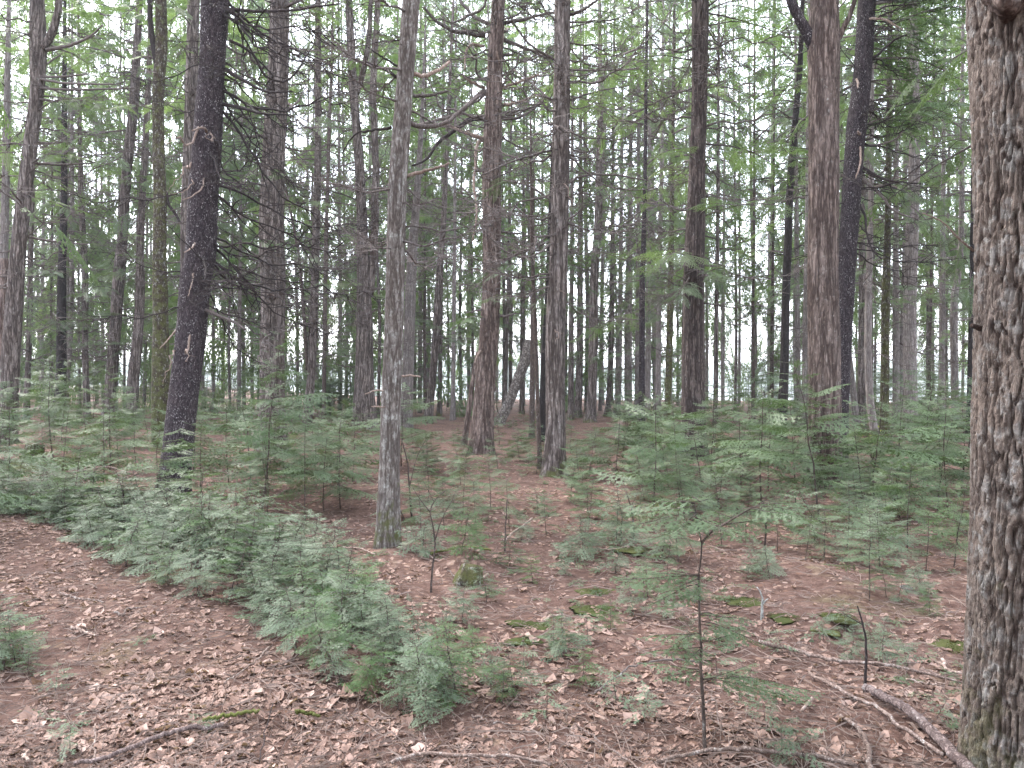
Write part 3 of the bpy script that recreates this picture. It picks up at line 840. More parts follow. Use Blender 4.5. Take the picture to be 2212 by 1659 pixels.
# --- thick trunk with needles in front
t, Q = add_tree(19.3, [(605, -40, 39), (603, 0, 40), (600, 167, 43), (592, 333, 47), (588, 500, 52), (590, 620, 52), (587, 753, 51), (587, 886, 55), (590, None, 66)], 'hemlock',
                'thick grey-brown trunk with a dark knot, between the black trunk and the twin trunk', H=17, seg=44, step=.05, bark_amp=.016, crown=(11, 0, 1.0), short='thick knotted trunk')
dress(t, Q, 'twig', 54, 2.8, 11, .9, 2.8, el=.02, els=.25, seed=29)
dress(t, Q, 'fine', 24, 2.6, 11, .9, 2.4, seed=229)
dress(t, Q, 'stub', 10, 3.0, 9, .25, .5, el=.3, seed=30)
dress(t, Q, 'thick', 8, 7.5, 11, 1.4, 2.6, el=.35, seed=33)
boughs(t, Q, 'bright', 5, 4.6, 8.2, .5, .85, az=R(-90), azs=R(60), seed=31)
boughs(t, Q, 'crown', 5, 6, 10, .8, 1.3, seed=32)
v = at(585, 640, 19.0) - t.location
limb(t, [(v.x + .06, -.26, v.z - .02), (v.x, -.36, v.z), (v.x - .04, -.42, v.z + .03)], .085, .05, M['reddish'], n=7, seg=9, name='knot')

# --- left middle distance trunks
for (d, pts, bark, lab, short, kw) in [
    (30, [(303, -30, 12), (300, 33, 14), (287, 233, 20), (275, 366, 20), (267, 500, 20), (257, 586, 24), (247, 720, 24), (240, 820, 23), (233, None, 27)], 'hemlock', 'straight brown trunk leaning right, second left of the moss-blotched trunk', 'brown trunk left of moss', dict(n=26, cr=(9, 1, 1.0))),
    (30, [(324, 60, 10), (320, 166, 11), (315, 300, 13), (310, 400, 14), (303, 533, 16), (302, 620, 18), (297, 720, 21), (288, 820, 23), (286, None, 26)], 'hemlock', 'brown trunk directly left of the moss-blotched trunk', 'trunk nearest the moss', dict(n=22, cr=(8, 2, .9))),
    (34, [(174, 330, 9), (177, 490, 12), (183, 600, 13), (185, 750, 13), (188, None, 15)], 'hemlock', 'thin straight trunk beside a bright sky gap at the left', 'thin trunk by sky gap', dict(n=20, cr=(7, 3, .9))),
    (32, [(137, 430, 14), (136, 560, 16), (133, 690, 19), (131, 800, 21), (124, None, 26)], 'black', 'blackish trunk low in the left background', 'blackish left trunk', dict(n=16, cr=(7, 0, .9))),
    (35, [(156, 330, 8), (155, 553, 10), (152, 720, 10), (147, 810, 11), (137, None, 13)], 'pale', 'thin pale trunk bent at its foot, right of the blackish left trunk', 'thin bent pale trunk', dict(n=12, cr=(7, 4, .8))),
    (36, [(72, 380, 8), (67, 553, 10), (62, 720, 11), (58, None, 13)], 'hemlock', 'thin brown trunk between the forked left trunk and the blackish one', 'thin brown left trunk', dict(n=14, cr=(7, 1, .9))),
    (38, [(112, 500, 4), (111, 700, 5), (113, None, 6)], 'thin', 'pole-thin young trunk left of the blackish left trunk', 'pole-thin left trunk', dict(n=8, cr=(5, 2, .6))),
    (27, [(688, 120, 12), (687, 200, 13), (686, 333, 15), (682, 533, 17), (680, 620, 17), (674, 786, 17), (662, None, 21)], 'hemlock', 'dark slim trunk with a thin leaning stem, right of the thick knotted trunk', 'slim trunk with leaning stem', dict(n=24, cr=(9, 3, 1.0))),
    (34, [(716, 150, 6), (713, 233, 7), (706, 450, 8), (703, 553, 9), (700, 853, 9), (700, None, 11)], 'thin', 'pole-thin trunk just left of the twin trunk', 'pole left of twin', dict(n=12, cr=(7, 4, .7))),
]:
    t, Q = add_tree(d, pts, bark, lab, H=21, seg=16, step=.2, bark_amp=.006, crown=kw['cr'], short=short)
    dress(t, Q, 'twig', kw['n'] * 2, 2.4, 14, .9, 2.8, el=.0, els=.2, seed=int(pts[0][0]) + 7)
    dress(t, Q, 'fine', 16, 2.0, 13, .9, 2.4, el=-.1, seed=int(pts[0][0]) + 8)
    boughs(t, Q, 'young', 7, 2.2, 7, .6, 1.3, seed=int(pts[0][0]) + 90)
    boughs(t, Q, 'crown', 6, 3.5, 11, .8, 1.5, seed=int(pts[0][0]) + 9)
    if short == 'slim trunk with leaning stem':
        px_limb(t, 27, [(664, 800), (658, 700), (646, 553), (630, 470), (612, 390), (600, 330)], 8, 4, M['thin'], name='limb')

# --- twin trunk
t, Q = add_tree(27.0, [(752, -30, 14), (757, 67, 16), (764, 200, 18), (774, 333, 20), (781, 466, 22), (784, 560, 26), (787, 640, 31), (787, 780, 38), (787, None, 54)], 'hemlock',
                'twin-stemmed trunk with a broad flared foot and many bare limbs', 'twin_stemmed_hemlock', H=17, seg=30, step=.08, bark_amp=.014, flare=.35, crown=(11, 2, 1.0), short='twin trunk')
px_limb(t, 27, [(797, 640), (806, 560), (811, 433), (810, 300), (806, 200), (812, 80), (818, -40)], 19, 12, M['hemlock'], name='limb', n=30, wob=.01)
px_limb(t, 27, [(768, 205), (782, 165), (796, 90), (800, 20), (803, -40)], 13, 9, M['hemlock'], name='limb', n=18)
dress(t, Q, 'twig', 46, 3.6, 12, 1.2, 3.0, el=.35, els=.22, seed=44)
dress(t, Q, 'fine', 36, 2.2, 12, 1.0, 2.4, el=.1, seed=45)
# --- trunk behind the slender grey one
t, Q = add_tree(29.0, [(912, 250, 9), (907, 333, 12), (900, 433, 16), (890, 553, 22), (884, 720, 24), (880, 853, 26), (877, None, 30)], 'pale',
                'grey trunk close behind the slender lichened grey trunk', H=15, seg=18, step=.15, bark_amp=.008, crown=(8.5, 1, .8), short='grey trunk behind')
dress(t, Q, 'twig', 24, 4, 10, 1.0, 2.4, seed=46)

# --- main middle tree
t, Q = add_tree(17.9, [(1079, -40, 27), (1077, 0, 28), (1070, 133, 32), (1065, 267, 37), (1062, 400, 40), (1062, 590, 38), (1057, 720, 41), (1049, 820, 43), (1043, 920, 47), (1041, None, 52)], 'reddish',
                'stout brown trunk in the middle with crooked broken limbs, foot flared and mossy', H=17, seg=52, step=.035, bark_amp=.016, flare=.30, crown=(11.5, 1, 1.0), short='stout crooked-limbed trunk')
for k, (pts, w0, w1, m, dy) in enumerate([
    ([(1048, 78), (1010, 72), (975, 65), (938, 42), (915, 15)], 10, 6, 'twig', -.6), ([(1056, 52), (1025, 36), (1000, 10), (985, -15)], 9, 6, 'twig', .3),
    ([(1090, 50), (1130, 42), (1180, 30), (1240, 22)], 9, 4, 'twig', .6), ([(1088, 85), (1120, 98), (1160, 115), (1195, 130)], 9, 5, 'twig', .5),
    ([(1048, 195), (1020, 218), (990, 245), (960, 256), (900, 270)], 12, 5, 'twig', -.5), ([(1045, 256), (1015, 258), (985, 280), (945, 310), (920, 345), (890, 358)], 12, 4, 'twig_dark', -.7),
    ([(1050, 300), (1020, 292), (990, 280), (965, 268)], 9, 5, 'twig_pale', -.7), ([(1085, 228), (1120, 220), (1155, 208), (1165, 205)], 8, 4, 'twig_pale', -.4),
    ([(1082, 190), (1115, 180), (1145, 168), (1165, 162)], 7, 5, 'twig_pale', -.3), ([(1045, 190), (1020, 178), (998, 163)], 8, 4, 'twig_pale', -.3),
    ([(1085, 256), (1115, 256), (1145, 240), (1190, 200)], 8, 3, 'twig', .3), ([(1046, 100), (1020, 96), (1008, 110), (1003, 150)], 7, 3, 'twig_pale', -.4),
    ([(1045, 300), (1032, 308), (1028, 345), (1024, 400), (1030, 460), (1020, 520)], 8, 3, 'twig_pale', -.3), ([(1070, 175), (1078, 140), (1072, 110)], 5, 4, 'twig_pale', -.3),
    ([(1084, 500), (1105, 503), (1124, 505)], 6, 4, 'twig', -.2), ([(1080, 330), (1088, 352), (1095, 360)], 8, 5, 'twig', -.2), ([(1078, 490), (1060, 486), (1040, 490)], 8, 4, 'twig', -.4),
    ([(1079, 682), (1092, 683), (1115, 677)], 7, 3, 'twig', -.3), ([(1050, 757), (1035, 762), (1026, 784)], 6, 3, 'twig_pale', -.4), ([(1048, 667), (1025, 672), (1005, 675)], 5, 2, 'twig', -.3),
    ([(1086, 120), (1100, 118), (1108, 118)], 7, 5, 'twig', -.2), ([(1046, 350), (1040, 368), (1025, 369)], 8, 4, 'twig', -.3)]):
    px_limb(t, 17.9, pts, w0, w1, M[m], dy=dy, seed=70 + k, wob=.008)
dress(t, Q, 'twig', 40, 4.5, 11, .8, 2.6, el=.1, seed=47)
dress(t, Q, 'thick', 12, 6, 11, .9, 2.2, el=.15, els=.3, seed=247)
dress(t, Q, 'stub', 10, 3.2, 9, .15, .4, el=.2, seed=48)
dress(t, Q, 'fine', 30, 3.0, 11, .8, 2.2, el=-.02, els=.12, seed=602)
boughs(t, Q, 'bright', 2, 3.0, 3.5, .6, .8, az=R(-110), azs=R(50), seed=49)
t, Q = add_tree(19.5, [(1032, 760, 8), (1027, 786, 9), (1016, 860, 10), (1003, None, 13)], 'reddish', 'thin stem leaning against the stout crooked-limbed trunk', 'leaning_young_tree', H=1, seg=10, step=.1, short='thin leaning stem')

# --- right of the middle
t, Q = add_tree(13.4, [(1216, -40, 33), (1215, 0, 34), (1214, 133, 34), (1212, 267, 36), (1210, 400, 37), (1205, 586, 40), (1200, 720, 42), (1200, 853, 42), (1200, 953, 43), (1197, None, 50)], 'hemlock',
                'straight brown trunk just right of the stout crooked-limbed trunk', H=16, seg=48, step=.035, bark_amp=.012, flare=.28, crown=(10, 3, .9), short='straight middle trunk')
dress(t, Q, 'twig', 44, 3.2, 8.3, .7, 2.4, el=.1, els=.25, seed=51)
for k, (pts, w0, w1) in enumerate([([(1200, 130), (1150, 100), (1115, 60), (1095, 20)], 6, 3), ([(1202, 228), (1160, 190), (1110, 150)], 6, 3), ([(1192, 325), (1150, 335), (1100, 352), (1040, 378)], 6, 3),
                                   ([(1228, 395), (1260, 380), (1330, 378), (1400, 390)], 6, 3), ([(1232, 30), (1262, 20), (1290, 0)], 7, 5), ([(1200, 441), (1150, 405), (1085, 388)], 6, 3),
                                   ([(1228, 152), (1300, 151), (1380, 148)], 5, 2), ([(1228, 217), (1280, 200), (1360, 185)], 5, 2)]):
    px_limb(t, 13.4, pts, w0, w1, M['twig'], dy=(-.5, .5)[k % 2], seed=110 + k)
dress(t, Q, 'fine', 26, 2.4, 8.3, .7, 1.9, el=0, els=.12, seed=603)
dress(t, Q, 'palestub', 4, 2.5, 5, .3, .5, el=-.6, az=R(-90), azs=R(40), seed=52)
boughs(t, Q, 'crown', 4, 6.2, 8.6, .6, 1.0, az=R(40), azs=R(60), seed=58)
t, Q = add_tree(22.0, [(1192, 400, 8), (1189, 450, 9), (1184, 620, 12), (1177, 786, 17), (1172, None, 20)], 'black', 'dark thin trunk tucked behind the straight middle trunk', H=12, seg=14, step=.15, crown=(8, 2, .7), short='dark thin trunk behind')
dress(t, Q, 'twig', 12, 3, 8, .7, 1.6, seed=53)
t, Q = add_tree(14.3, [(1146, 250, 4), (1147, 330, 5), (1149, 533, 7), (1158, 753, 9), (1162, 886, 9), (1167, None, 11)], 'thin', 'thin young hemlock with bright green sprays beside the straight middle trunk', 'young_hemlock', H=6.5, seg=10, step=.1, flare=.2, short='thin bright-sprayed hemlock')
boughs(t, Q, 'bright', 4, 3.35, 4.0, .55, .85, az=R(-10), azs=R(60), seed=54)
boughs(t, Q, 'young', 7, 2.2, 6.0, .4, .8, seed=55)
dress(t, Q, 'fine', 10, 2.0, 6, .5, 1.0, seed=56)
t, Q = add_tree(24.5, [(1152, 520, 5), (1152, 640, 8), (1150, 786, 10), (1149, None, 12)], 'thin', 'thin straight trunk left of the thin bright-sprayed hemlock', H=9, seg=10, step=.2, crown=(5, 0, .5), short='thin straight trunk')
# leaning pale trunk
t, Q = add_tree(33.0, [(1146, 735, 24), (1138, 770, 24), (1120, 815, 22), (1103, 860, 20), (1078, None, 22)], 'birch', 'pale flaking trunk leaning steeply right behind the middle trees', 'leaning_dead_tree', H=1, seg=18, step=.1, bark_amp=.03, lump=.14, short='pale leaning trunk')

# --- right half, main trunks
t, Q = add_tree(17.4, [(1513, -40, 37), (1512, 0, 37), (1510, 200, 33), (1507, 333, 34), (1502, 533, 43), (1499, 650, 47), (1498, 753, 49), (1497, 880, 50), (1495, None, 58)], 'brown',
                'dark brown trunk in the right half wreathed in fine bare twigs and needles', H=17, seg=44, step=.05, bark_amp=.012, crown=(9.5, 4, 1.1), short='twig-wreathed trunk')
dress(t, Q, 'fine', 30, 3.2, 10, 1.0, 2.4, el=-.05, els=.2, seed=61)
dress(t, Q, 'twig', 26, 3.0, 10, 1.2, 2.8, el=.15, els=.2, seed=62)
boughs(t, Q, 'crown', 14, 4.0, 10, .8, 1.5, seed=63)
boughs(t, Q, 'young', 6, 3.2, 6, .6, 1.0, az=R(200), azs=R(90), seed=64)
t, Q = add_tree(22.0, [(1728, 120, 11), (1725, 170, 12), (1715, 300, 14), (1708, 400, 15), (1702, 553, 17), (1697, 650, 17), (1692, 820, 19), (1686, None, 23)], 'black',
                'slim black trunk left of the stout reddish trunk with two big limbs', 'dark_spruce_tree', H=15, seg=18, step=.12, bark_amp=.004, crown=(8, 0, .9), short='slim black trunk')
dress(t, Q, 'dark', 14, 5, 10, .8, 1.8, seed=65)
boughs(t, Q, 'crown', 6, 5, 9, .7, 1.2, seed=66)
t, Q = add_tree(12.2, [(1778, -40, 57), (1778, 0, 58), (1777, 60, 63), (1777, 100, 66), (1778, 267, 61), (1780, 400, 62), (1780, 586, 62), (1783, 753, 66), (1783, 886, 66), (1781, 980, 67), (1778, None, 74)], 'reddish',
                'stout reddish-brown trunk on the right with two upswept limbs near the top', H=15, seg=60, step=.026, bark_amp=.013, flare=.22, crown=(9, 2, .9), short='stout reddish trunk')
px_limb(t, 12.2, [(1764, 118), (1752, 92), (1735, 55), (1715, 20), (1700, -30)], 26, 19, M['dark'], name='limb', n=20, dy=-.2)
px_limb(t, 12.2, [(1788, 122), (1800, 100), (1815, 75), (1832, 40), (1846, 0), (1850, -30)], 15, 8, M['reddish'], name='limb', n=20, dy=-.3)
dress(t, Q, 'twig', 8, 4.5, 7.5, .5, 1.2, az=R(90), azs=R(80), seed=67)
dress(t, Q, 'stub', 6, 2, 6, .08, .16, el=.2, seed=68)
t, Q = add_tree(14.8, [(1880, -40, 35), (1875, 0, 36), (1865, 167, 37), (1852, 267, 41), (1845, 333, 38), (1835, 466, 38), (1828, 553, 36), (1824, 660, 34), (1818, 780, 34), (1810, None, 40)], 'dark',
                'black trunk leaning right behind the stout reddish trunk, bristling with dead limbs', 'dark_spruce_tree', H=15, seg=44, step=.05, bark_amp=.010, crown=(9.5, 1, .9), short='bristling black trunk')
dress(t, Q, 'dark', 36, 4.0, 9.2, .9, 2.1, el=-.05, els=.18, az=R(0), azs=R(60), seed=71)
dress(t, Q, 'dark', 18, 4.0, 9.2, .7, 1.6, el=-.05, seed=72)
for k, (pts, w0, w1, m) in enumerate([([(1860, 360), (1885, 375), (1920, 390), (1990, 397)], 8, 3, 'twig_dark'), ([(1855, 385), (1885, 405), (1910, 430), (1930, 455), (1985, 475)], 8, 3, 'twig'), ([(1848, 300), (1858, 322), (1859, 350), (1849, 385)], 6, 3, 'twig_pale'),
                                      ([(1855, 440), (1868, 465), (1873, 510), (1885, 540), (1905, 560)], 6, 3, 'twig_dark'), ([(1850, 170), (1853, 190)], 5, 3, 'twig_pale'), ([(1862, 45), (1890, 40), (1915, 45), (1950, 65)], 7, 3, 'twig_pale'),
                                      ([(1862, 315), (1900, 312), (1935, 300), (1950, 285)], 6, 3, 'twig'), ([(1880, 130), (1905, 110), (1935, 85), (1960, 75)], 7, 3, 'twig_dark'), ([(1845, 280), (1858, 290), (1853, 284)], 6, 4, 'twig_pale')]):
    px_limb(t, 14.8, [p for p in pts] if len(pts) > 2 else [pts[0], ((pts[0][0] + pts[1][0]) / 2 + 2, (pts[0][1] + pts[1][1]) / 2), pts[1]], w0, w1, M[m], dy=-.5, seed=130 + k)
boughs(t, Q, 'bright', 24, 6.4, 9.8, .8, 1.35, az=R(-5), azs=R(50), seed=73)
t, Q = add_tree(24.0, [(1977, 60, 18), (1975, 167, 20), (1975, 300, 22), (1968, 620, 26), (1967, 753, 26), (1967, None, 30)], 'pale',
                'straight pale grey trunk in the right background near the huge furrowed trunk', H=17, seg=24, step=.12, bark_amp=.010, crown=(8.5, 0, 1.0), short='straight pale right trunk')
dress(t, Q, 'twig', 22, 4, 10, .9, 2.2, seed=74)
boughs(t, Q, 'crown', 9, 4.8, 9, .8, 1.4, seed=75)

right_list = [
    (20, [(1915, 500, 13), (1912, 640, 17), (1913, 820, 18), (1912, None, 21)], 'mossy', 'dark mossy trunk left of the straight pale right trunk', 'dark mossy right trunk', 10, (6, 3, .7)),
    (18.5, [(1880, 420, 11), (1878, 650, 14), (1877, 786, 15), (1884, 900, 16), (1897, None, 19)], 'pale', 'thin pale trunk with a curved foot beside the dark mossy one', 'curved-foot pale trunk', 10, (6, 1, .6)),
    (28, [(1863, 480, 13), (1862, 670, 15), (1860, 853, 16), (1862, None, 18)], 'hemlock', 'brown trunk in the gap right of the stout reddish trunk', 'brown trunk in gap', 14, (6, 2, .9)),
    (26, [(1828, 690, 9), (1835, 770, 12), (1845, 853, 14), (1853, None, 16)], 'pale', 'pale stem bowed to the left beside the stout reddish trunk', 'bowed pale stem', 4, None),
    (25.5, [(1745, 500, 15), (1743, 720, 18), (1742, 886, 20), (1740, None, 24)], 'pale', 'pale trunk touching the left side of the stout reddish trunk', 'pale trunk at left side', 12, (7, 4, .9)),
    (31, [(1720, 480, 9), (1722, 650, 11), (1725, 850, 12), (1726, None, 14)], 'pale', 'faint thin trunk just right of the slim black trunk', 'faint thin trunk', 12, (6, 0, .8)),
    (28, [(1937, 500, 11), (1935, 650, 14), (1935, 880, 14), (1936, None, 17)], 'pale', 'grey trunk directly left of the straight pale right trunk', 'grey trunk left of pale', 14, (6, 3, .8)),
    (34, [(2038, 480, 10), (2035, 690, 12), (2035, 886, 13), (2036, None, 15)], 'pale', 'grey trunk against the bright lake near the right edge', 'grey trunk by lake', 14, (6, 2, .9)),
    (30, [(2078, 300, 10), (2075, 553, 12), (2063, 650, 15), (2062, 886, 16), (2062, None, 19)], 'pale', 'grey trunk nearest the huge furrowed trunk in the bright gap', 'grey trunk in bright gap', 14, (7, 1, .9)),
    (25, [(2098, 780, 10), (2096, 860, 12), (2094, None, 15)], 'black', 'short dark trunk peeking out beside the huge furrowed trunk', 'dark peeking trunk', 4, (4, 4, .5)),
    (32, [(1672, 380, 5), (1668, 650, 7), (1667, None, 9)], 'thin', 'pole-thin trunk left of the slim black trunk', 'pole left of black', 10, (6, 0, .6)),
    (36, [(2012, 600, 6), (2008, 786, 7), (2006, None, 9)], 'thin', 'pole-thin trunk in the bright gap right of the straight pale trunk', 'pole in bright gap', 8, (6, 3, .6)),
    (31, [(1628, 500, 6), (1627, 690, 7), (1627, None, 9)], 'thin', 'thin pole between the twig-wreathed trunk and the slim black trunk', 'thin middle-right pole', 10, (6, 3, .7)),
    (30, [(1550, 480, 8), (1548, 700, 9), (1545, None, 11)], 'hemlock', 'thin brown trunk just right of the twig-wreathed trunk', 'thin brown trunk right', 12, (6, 2, .8)),
    (33, [(1296, 120, 10), (1297, 200, 12), (1295, 333, 14), (1292, 500, 18), (1284, 586, 18), (1282, 720, 20), (1279, 853, 20), (1276, None, 24)], 'hemlock', 'grey-brown trunk standing before a bright sky gap, right of the straight middle trunk', 'trunk before sky gap', 26, (9.5, 1, .9)),
    (24, [(1392, 440, 9), (1388, 620, 13), (1387, 786, 13), (1385, None, 17)], 'dark', 'dark slender trunk midway between the straight middle and twig-wreathed trunks', 'dark slender trunk', 14, (6, 0, .8)),
    (28, [(1452, 450, 10), (1447, 686, 14), (1442, 870, 14), (1440, None, 17)], 'mossy', 'brown mossy trunk left of the twig-wreathed trunk', 'brown mossy trunk', 12, (7, 4, .8)),
    (30, [(1428, 400, 9), (1424, 620, 11), (1422, 820, 12), (1421, None, 14)], 'pale', 'thin pale trunk left of the brown mossy one', 'thin pale trunk', 12, (6, 2, .8)),
    (34, [(1402, 500, 9), (1400, 720, 12), (1398, None, 14)], 'pale', 'faint trunk close behind the dark slender one', 'faint trunk behind', 10, (7, 3, .8)),
    (35, [(1378, 640, 10), (1377, 800, 12), (1376, None, 14)], 'pale', 'greyish trunk close left of the dark slender one', 'greyish trunk', 8, (7, 1, .7)),
    (36, [(1362, 560, 9), (1360, 753, 11), (1359, None, 13)], 'pale', 'grey trunk third left of the dark slender one', 'third grey trunk', 10, (7, 0, .7)),
    (37, [(1340, 640, 10), (1337, 820, 12), (1333, None, 14)], 'pale', 'straight grey trunk in a bright lake gap right of the sky-gap trunk', 'grey trunk in lake gap', 8, (8, 2, .7)),
    (38, [(1322, 600, 10), (1320, 753, 12), (1315, 870, 12), (1312, None, 14)], 'hemlock', 'brown trunk next right of the sky-gap trunk', 'brown trunk right of gap', 8, (8, 4, .7)),
    (38, [(1253, 600, 12), (1252, 786, 15), (1248, None, 17)], 'hemlock', 'brown trunk next left of the sky-gap trunk', 'brown trunk left of gap', 8, (8, 0, .7)),
    (36, [(1235, 560, 9), (1234, 690, 11), (1233, None, 13)], 'hemlock', 'brown trunk touching the right side of the straight middle trunk', 'trunk at right side', 8, (8, 1, .7)),
    (32, [(958, 480, 12), (950, 586, 15), (940, 750, 16), (934, 820, 16), (925, None, 19)], 'hemlock', 'grey trunk leaning right with a forked top, right of the slender lichened trunk', 'leaning background trunk', 20, (8, 3, .8)),
    (36, [(982, 520, 8), (980, 690, 9), (979, 853, 10), (978, None, 12)], 'pale', 'pale thin trunk between the leaning background trunk and the stout middle one', 'pale thin trunk', 10, (7, 1, .7)),
    (40, [(953, 640, 8), (950, 850, 10), (949, None, 11)], 'hemlock', 'short-looking far trunk right behind the leaning background trunk', 'far trunk behind', 6, (7, 2, .7)),
    (38, [(918, 560, 5), (917, 740, 6), (920, None, 8)], 'thin', 'pole-thin trunk left of the leaning background trunk', 'pole left of leaning', 8, (6, 2, .6)),
    (40, [(1098, 620, 8), (1094, 753, 9), (1090, None, 11)], 'hemlock', 'thin far trunk left of the pale leaning trunk', 'thin far trunk', 8, (7, 4, .7)),
    (42, [(1130, 560, 8), (1129, 650, 9), (1127, None, 11)], 'hemlock', 'thin far trunk rising behind the pale leaning trunk', 'thin trunk behind leaning', 8, (7, 0, .7)),
]
for (d, pts, bark, lab, short, n, cr) in right_list:
    t, Q = add_tree(d, pts, bark, lab, H=21 if cr else 4.2, seg=14, step=.2, bark_amp=.005, crown=cr, short=short)
    s = int(pts[0][0]) * 3
    dress(t, Q, 'twig', int(n * 1.8), 2.4, 14, .8, 2.5, el=.02, els=.2, seed=s)
    dress(t, Q, 'fine', max(6, n), 2.0, 13, .8, 2.2, el=-.1, seed=s + 1)
    if cr:
        boughs(t, Q, 'crown', 4, 3.4, 10, .7, 1.3, seed=s + 2); boughs(t, Q, 'young', 6, 1.8, 7, .5, 1.1, seed=s + 3)

# --- far trees: towards the lake, and the thicker wood at the left
g = random.Random(77)
FAR = []
def far_tree(px, d, crown_z, w, H, rad, kind, back=True, bare=0.0):
    pts = [(px + g.uniform(-6, 6), 500, w * .7), (px + g.uniform(-3, 3), 700, w * .9), (px, None, w)]
    t, Q = add_tree(d, pts, g.choice(['pale', 'hemlock', 'pale']), 'far tree', H=H, seg=8, step=.5, flare=.3)
    lib = BACKC if back else CROWN
    c = trunk_at(Q, min(crown_z, H - 3))
    if g.random() < (.8 if any(a < px < b for a, b in ((1225, 1345), (1530, 1665), (600, 720), (930, 985))) else bare):
        FAR.append((t, px, d, kind)); dress(t, Q, 'fine', 22, 1.6, 20, .8, 2.2, seed=int(px * 7 + d)); return t
    o = link('crown', g.choice(lib), t); o.location = (c[0], c[1], crown_z); o.rotation_euler = (0, 0, g.uniform(0, 6)); o.scale = (rad, rad, (H - crown_z + .3) / 10)
    dress(t, Q, 'fine', 8, 1.6, 9, .8, 2.0, seed=int(px * 7 + d))
    FAR.append((t, px, d, kind))
    return t
for k in range(40):
    px = 900 + (2100 - 900) * ((k + g.uniform(-.4, .4)) / 40)
    far_tree(px, g.uniform(39, 54), (g.uniform(6.0, 10.0) if k % 3 else g.uniform(2.5, 5.0)), g.uniform(4, 12), g.uniform(26, 33), g.uniform(.9, 1.3), 'far trunk', bare=.28)
for k in range(54):
    px = -70 + 980 * ((k + g.uniform(-.4, .4)) / 54)
    far_tree(px, g.uniform(36, 74), g.uniform(1.0, 6.0), g.uniform(6, 10), g.uniform(24, 36), g.uniform(.95, 1.3), 'far tree', bare=.08)
for k in range(31):
    px = 890 + 1230 * ((k + g.uniform(-.5, .5)) / 31)
    low = 1500 < px < 1760
    far_tree(px, g.uniform(56, 74), g.uniform(1.0, 3.5) if low else g.uniform(2.5, 8.0), g.uniform(4, 9), g.uniform(28, 40), g.uniform(1.0, 1.45), 'far tree', bare=.05)
# --- the wood goes on behind the viewpoint: trees added to cut frontal sky light
REAR = []
for k in range(20):
    x = -24 + 48 * ((k * 7) % 20) / 19 + g.uniform(-1, 1); y = -3.5 - 3.2 * (k % 5) - g.uniform(0, 1.5); z = float(ground_h(x, y)[0])
    H = g.uniform(17, 22); r = g.uniform(.14, .25)
    t = empty('hemlock_tree', (x, y, z))
    me, Q = trunk_mesh([(0, 0, -.25, r), (0, 0, 1, r * .95), (.1, 0, 6, r * .8), (.15, .1, H, .03)], 900 + k, M['hemlock'], seg=10, step=.5)
    link('trunk', me, t)
    o = link('crown', g.choice(BACKC), t); z0 = g.uniform(2.5, 5); o.location = (.05, 0, z0); o.scale = (1.25, 1.25, (H - z0 + .3) / 10); o.rotation_euler = (0, 0, k)
    REAR.append((x, t))
for k, (x, t) in enumerate(sorted(REAR, key=lambda a: a[0])):
    tag(t, 'hemlock added for shade behind the viewpoint, outside the picture, ' + ['first', 'second', 'third', 'fourth', 'fifth', 'sixth', 'seventh', 'eighth', 'ninth', 'tenth', 'eleventh', 'twelfth', 'thirteenth', 'fourteenth', 'fifteenth', 'sixteenth', 'seventeenth', 'eighteenth', 'nineteenth', 'twentieth'][k] + ' from left', 'tree', 'hemlocks added for shade behind the viewpoint')
# --- and to both sides of it
NTH = ['first', 'second', 'third', 'fourth', 'fifth', 'sixth', 'seventh', 'eighth', 'ninth', 'tenth', 'eleventh', 'twelfth', 'thirteenth', 'fourteenth', 'fifteenth', 'sixteenth', 'seventeenth', 'eighteenth', 'nineteenth', 'twentieth',
       'twenty-first', 'twenty-second', 'twenty-third', 'twenty-fourth', 'twenty-fifth', 'twenty-sixth', 'twenty-seventh', 'twenty-eighth', 'twenty-ninth', 'thirtieth', 'thirty-first', 'thirty-second', 'thirty-third', 'thirty-fourth']
for side, n_ in (('right', 34), ('left', 16)):
    ds = sorted(8 + 58 * ((k + g.uniform(.1, .9)) / n_) ** 1.15 for k in range(n_))
    for k, d in enumerate(ds):
        px = g.uniform(2140 if k % 3 == 0 and d > 12 else 2240, 2950) if side == 'right' else g.uniform(-750, -90)
        v = gpd(px, d); H = g.uniform(18, 26) if d < 40 else g.uniform(26, 34); r = g.uniform(.09, .22)
        t = empty('hemlock_tree', v)
        me, Q = trunk_mesh([(0, 0, -.25, r), (0, 0, .9, r * .95), (g.uniform(-.2, .2), 0, 6, r * .8), (g.uniform(-.3, .3), .1, H, .03)], 950 + k, M[g.choice(['hemlock', 'pale', 'reddish'])], seg=12, step=.5)
        link('trunk', me, t)
        near = d < 30
        o = link('crown', g.choice(CROWN if near else BACKC), t); z0 = g.uniform(5, 9) if near else g.uniform(2, 6)
        o.location = (0, 0, z0); o.scale = (1.0, 1.0, (H - z0 + .3) / 10); o.rotation_euler = (0, 0, k)
        dress(t, Q, 'twig', 14 if near else 5, 2.5, 10, .8, 2.2, seed=3000 + k); dress(t, Q, 'fine', 8, 2, 10, .8, 2.0, seed=3100 + k)
        tag(t, f'hemlock outside the picture to the {side}, {NTH[k]} in distance', 'tree', f'hemlocks outside the picture to the {side}')
# low far hemlocks filling the background

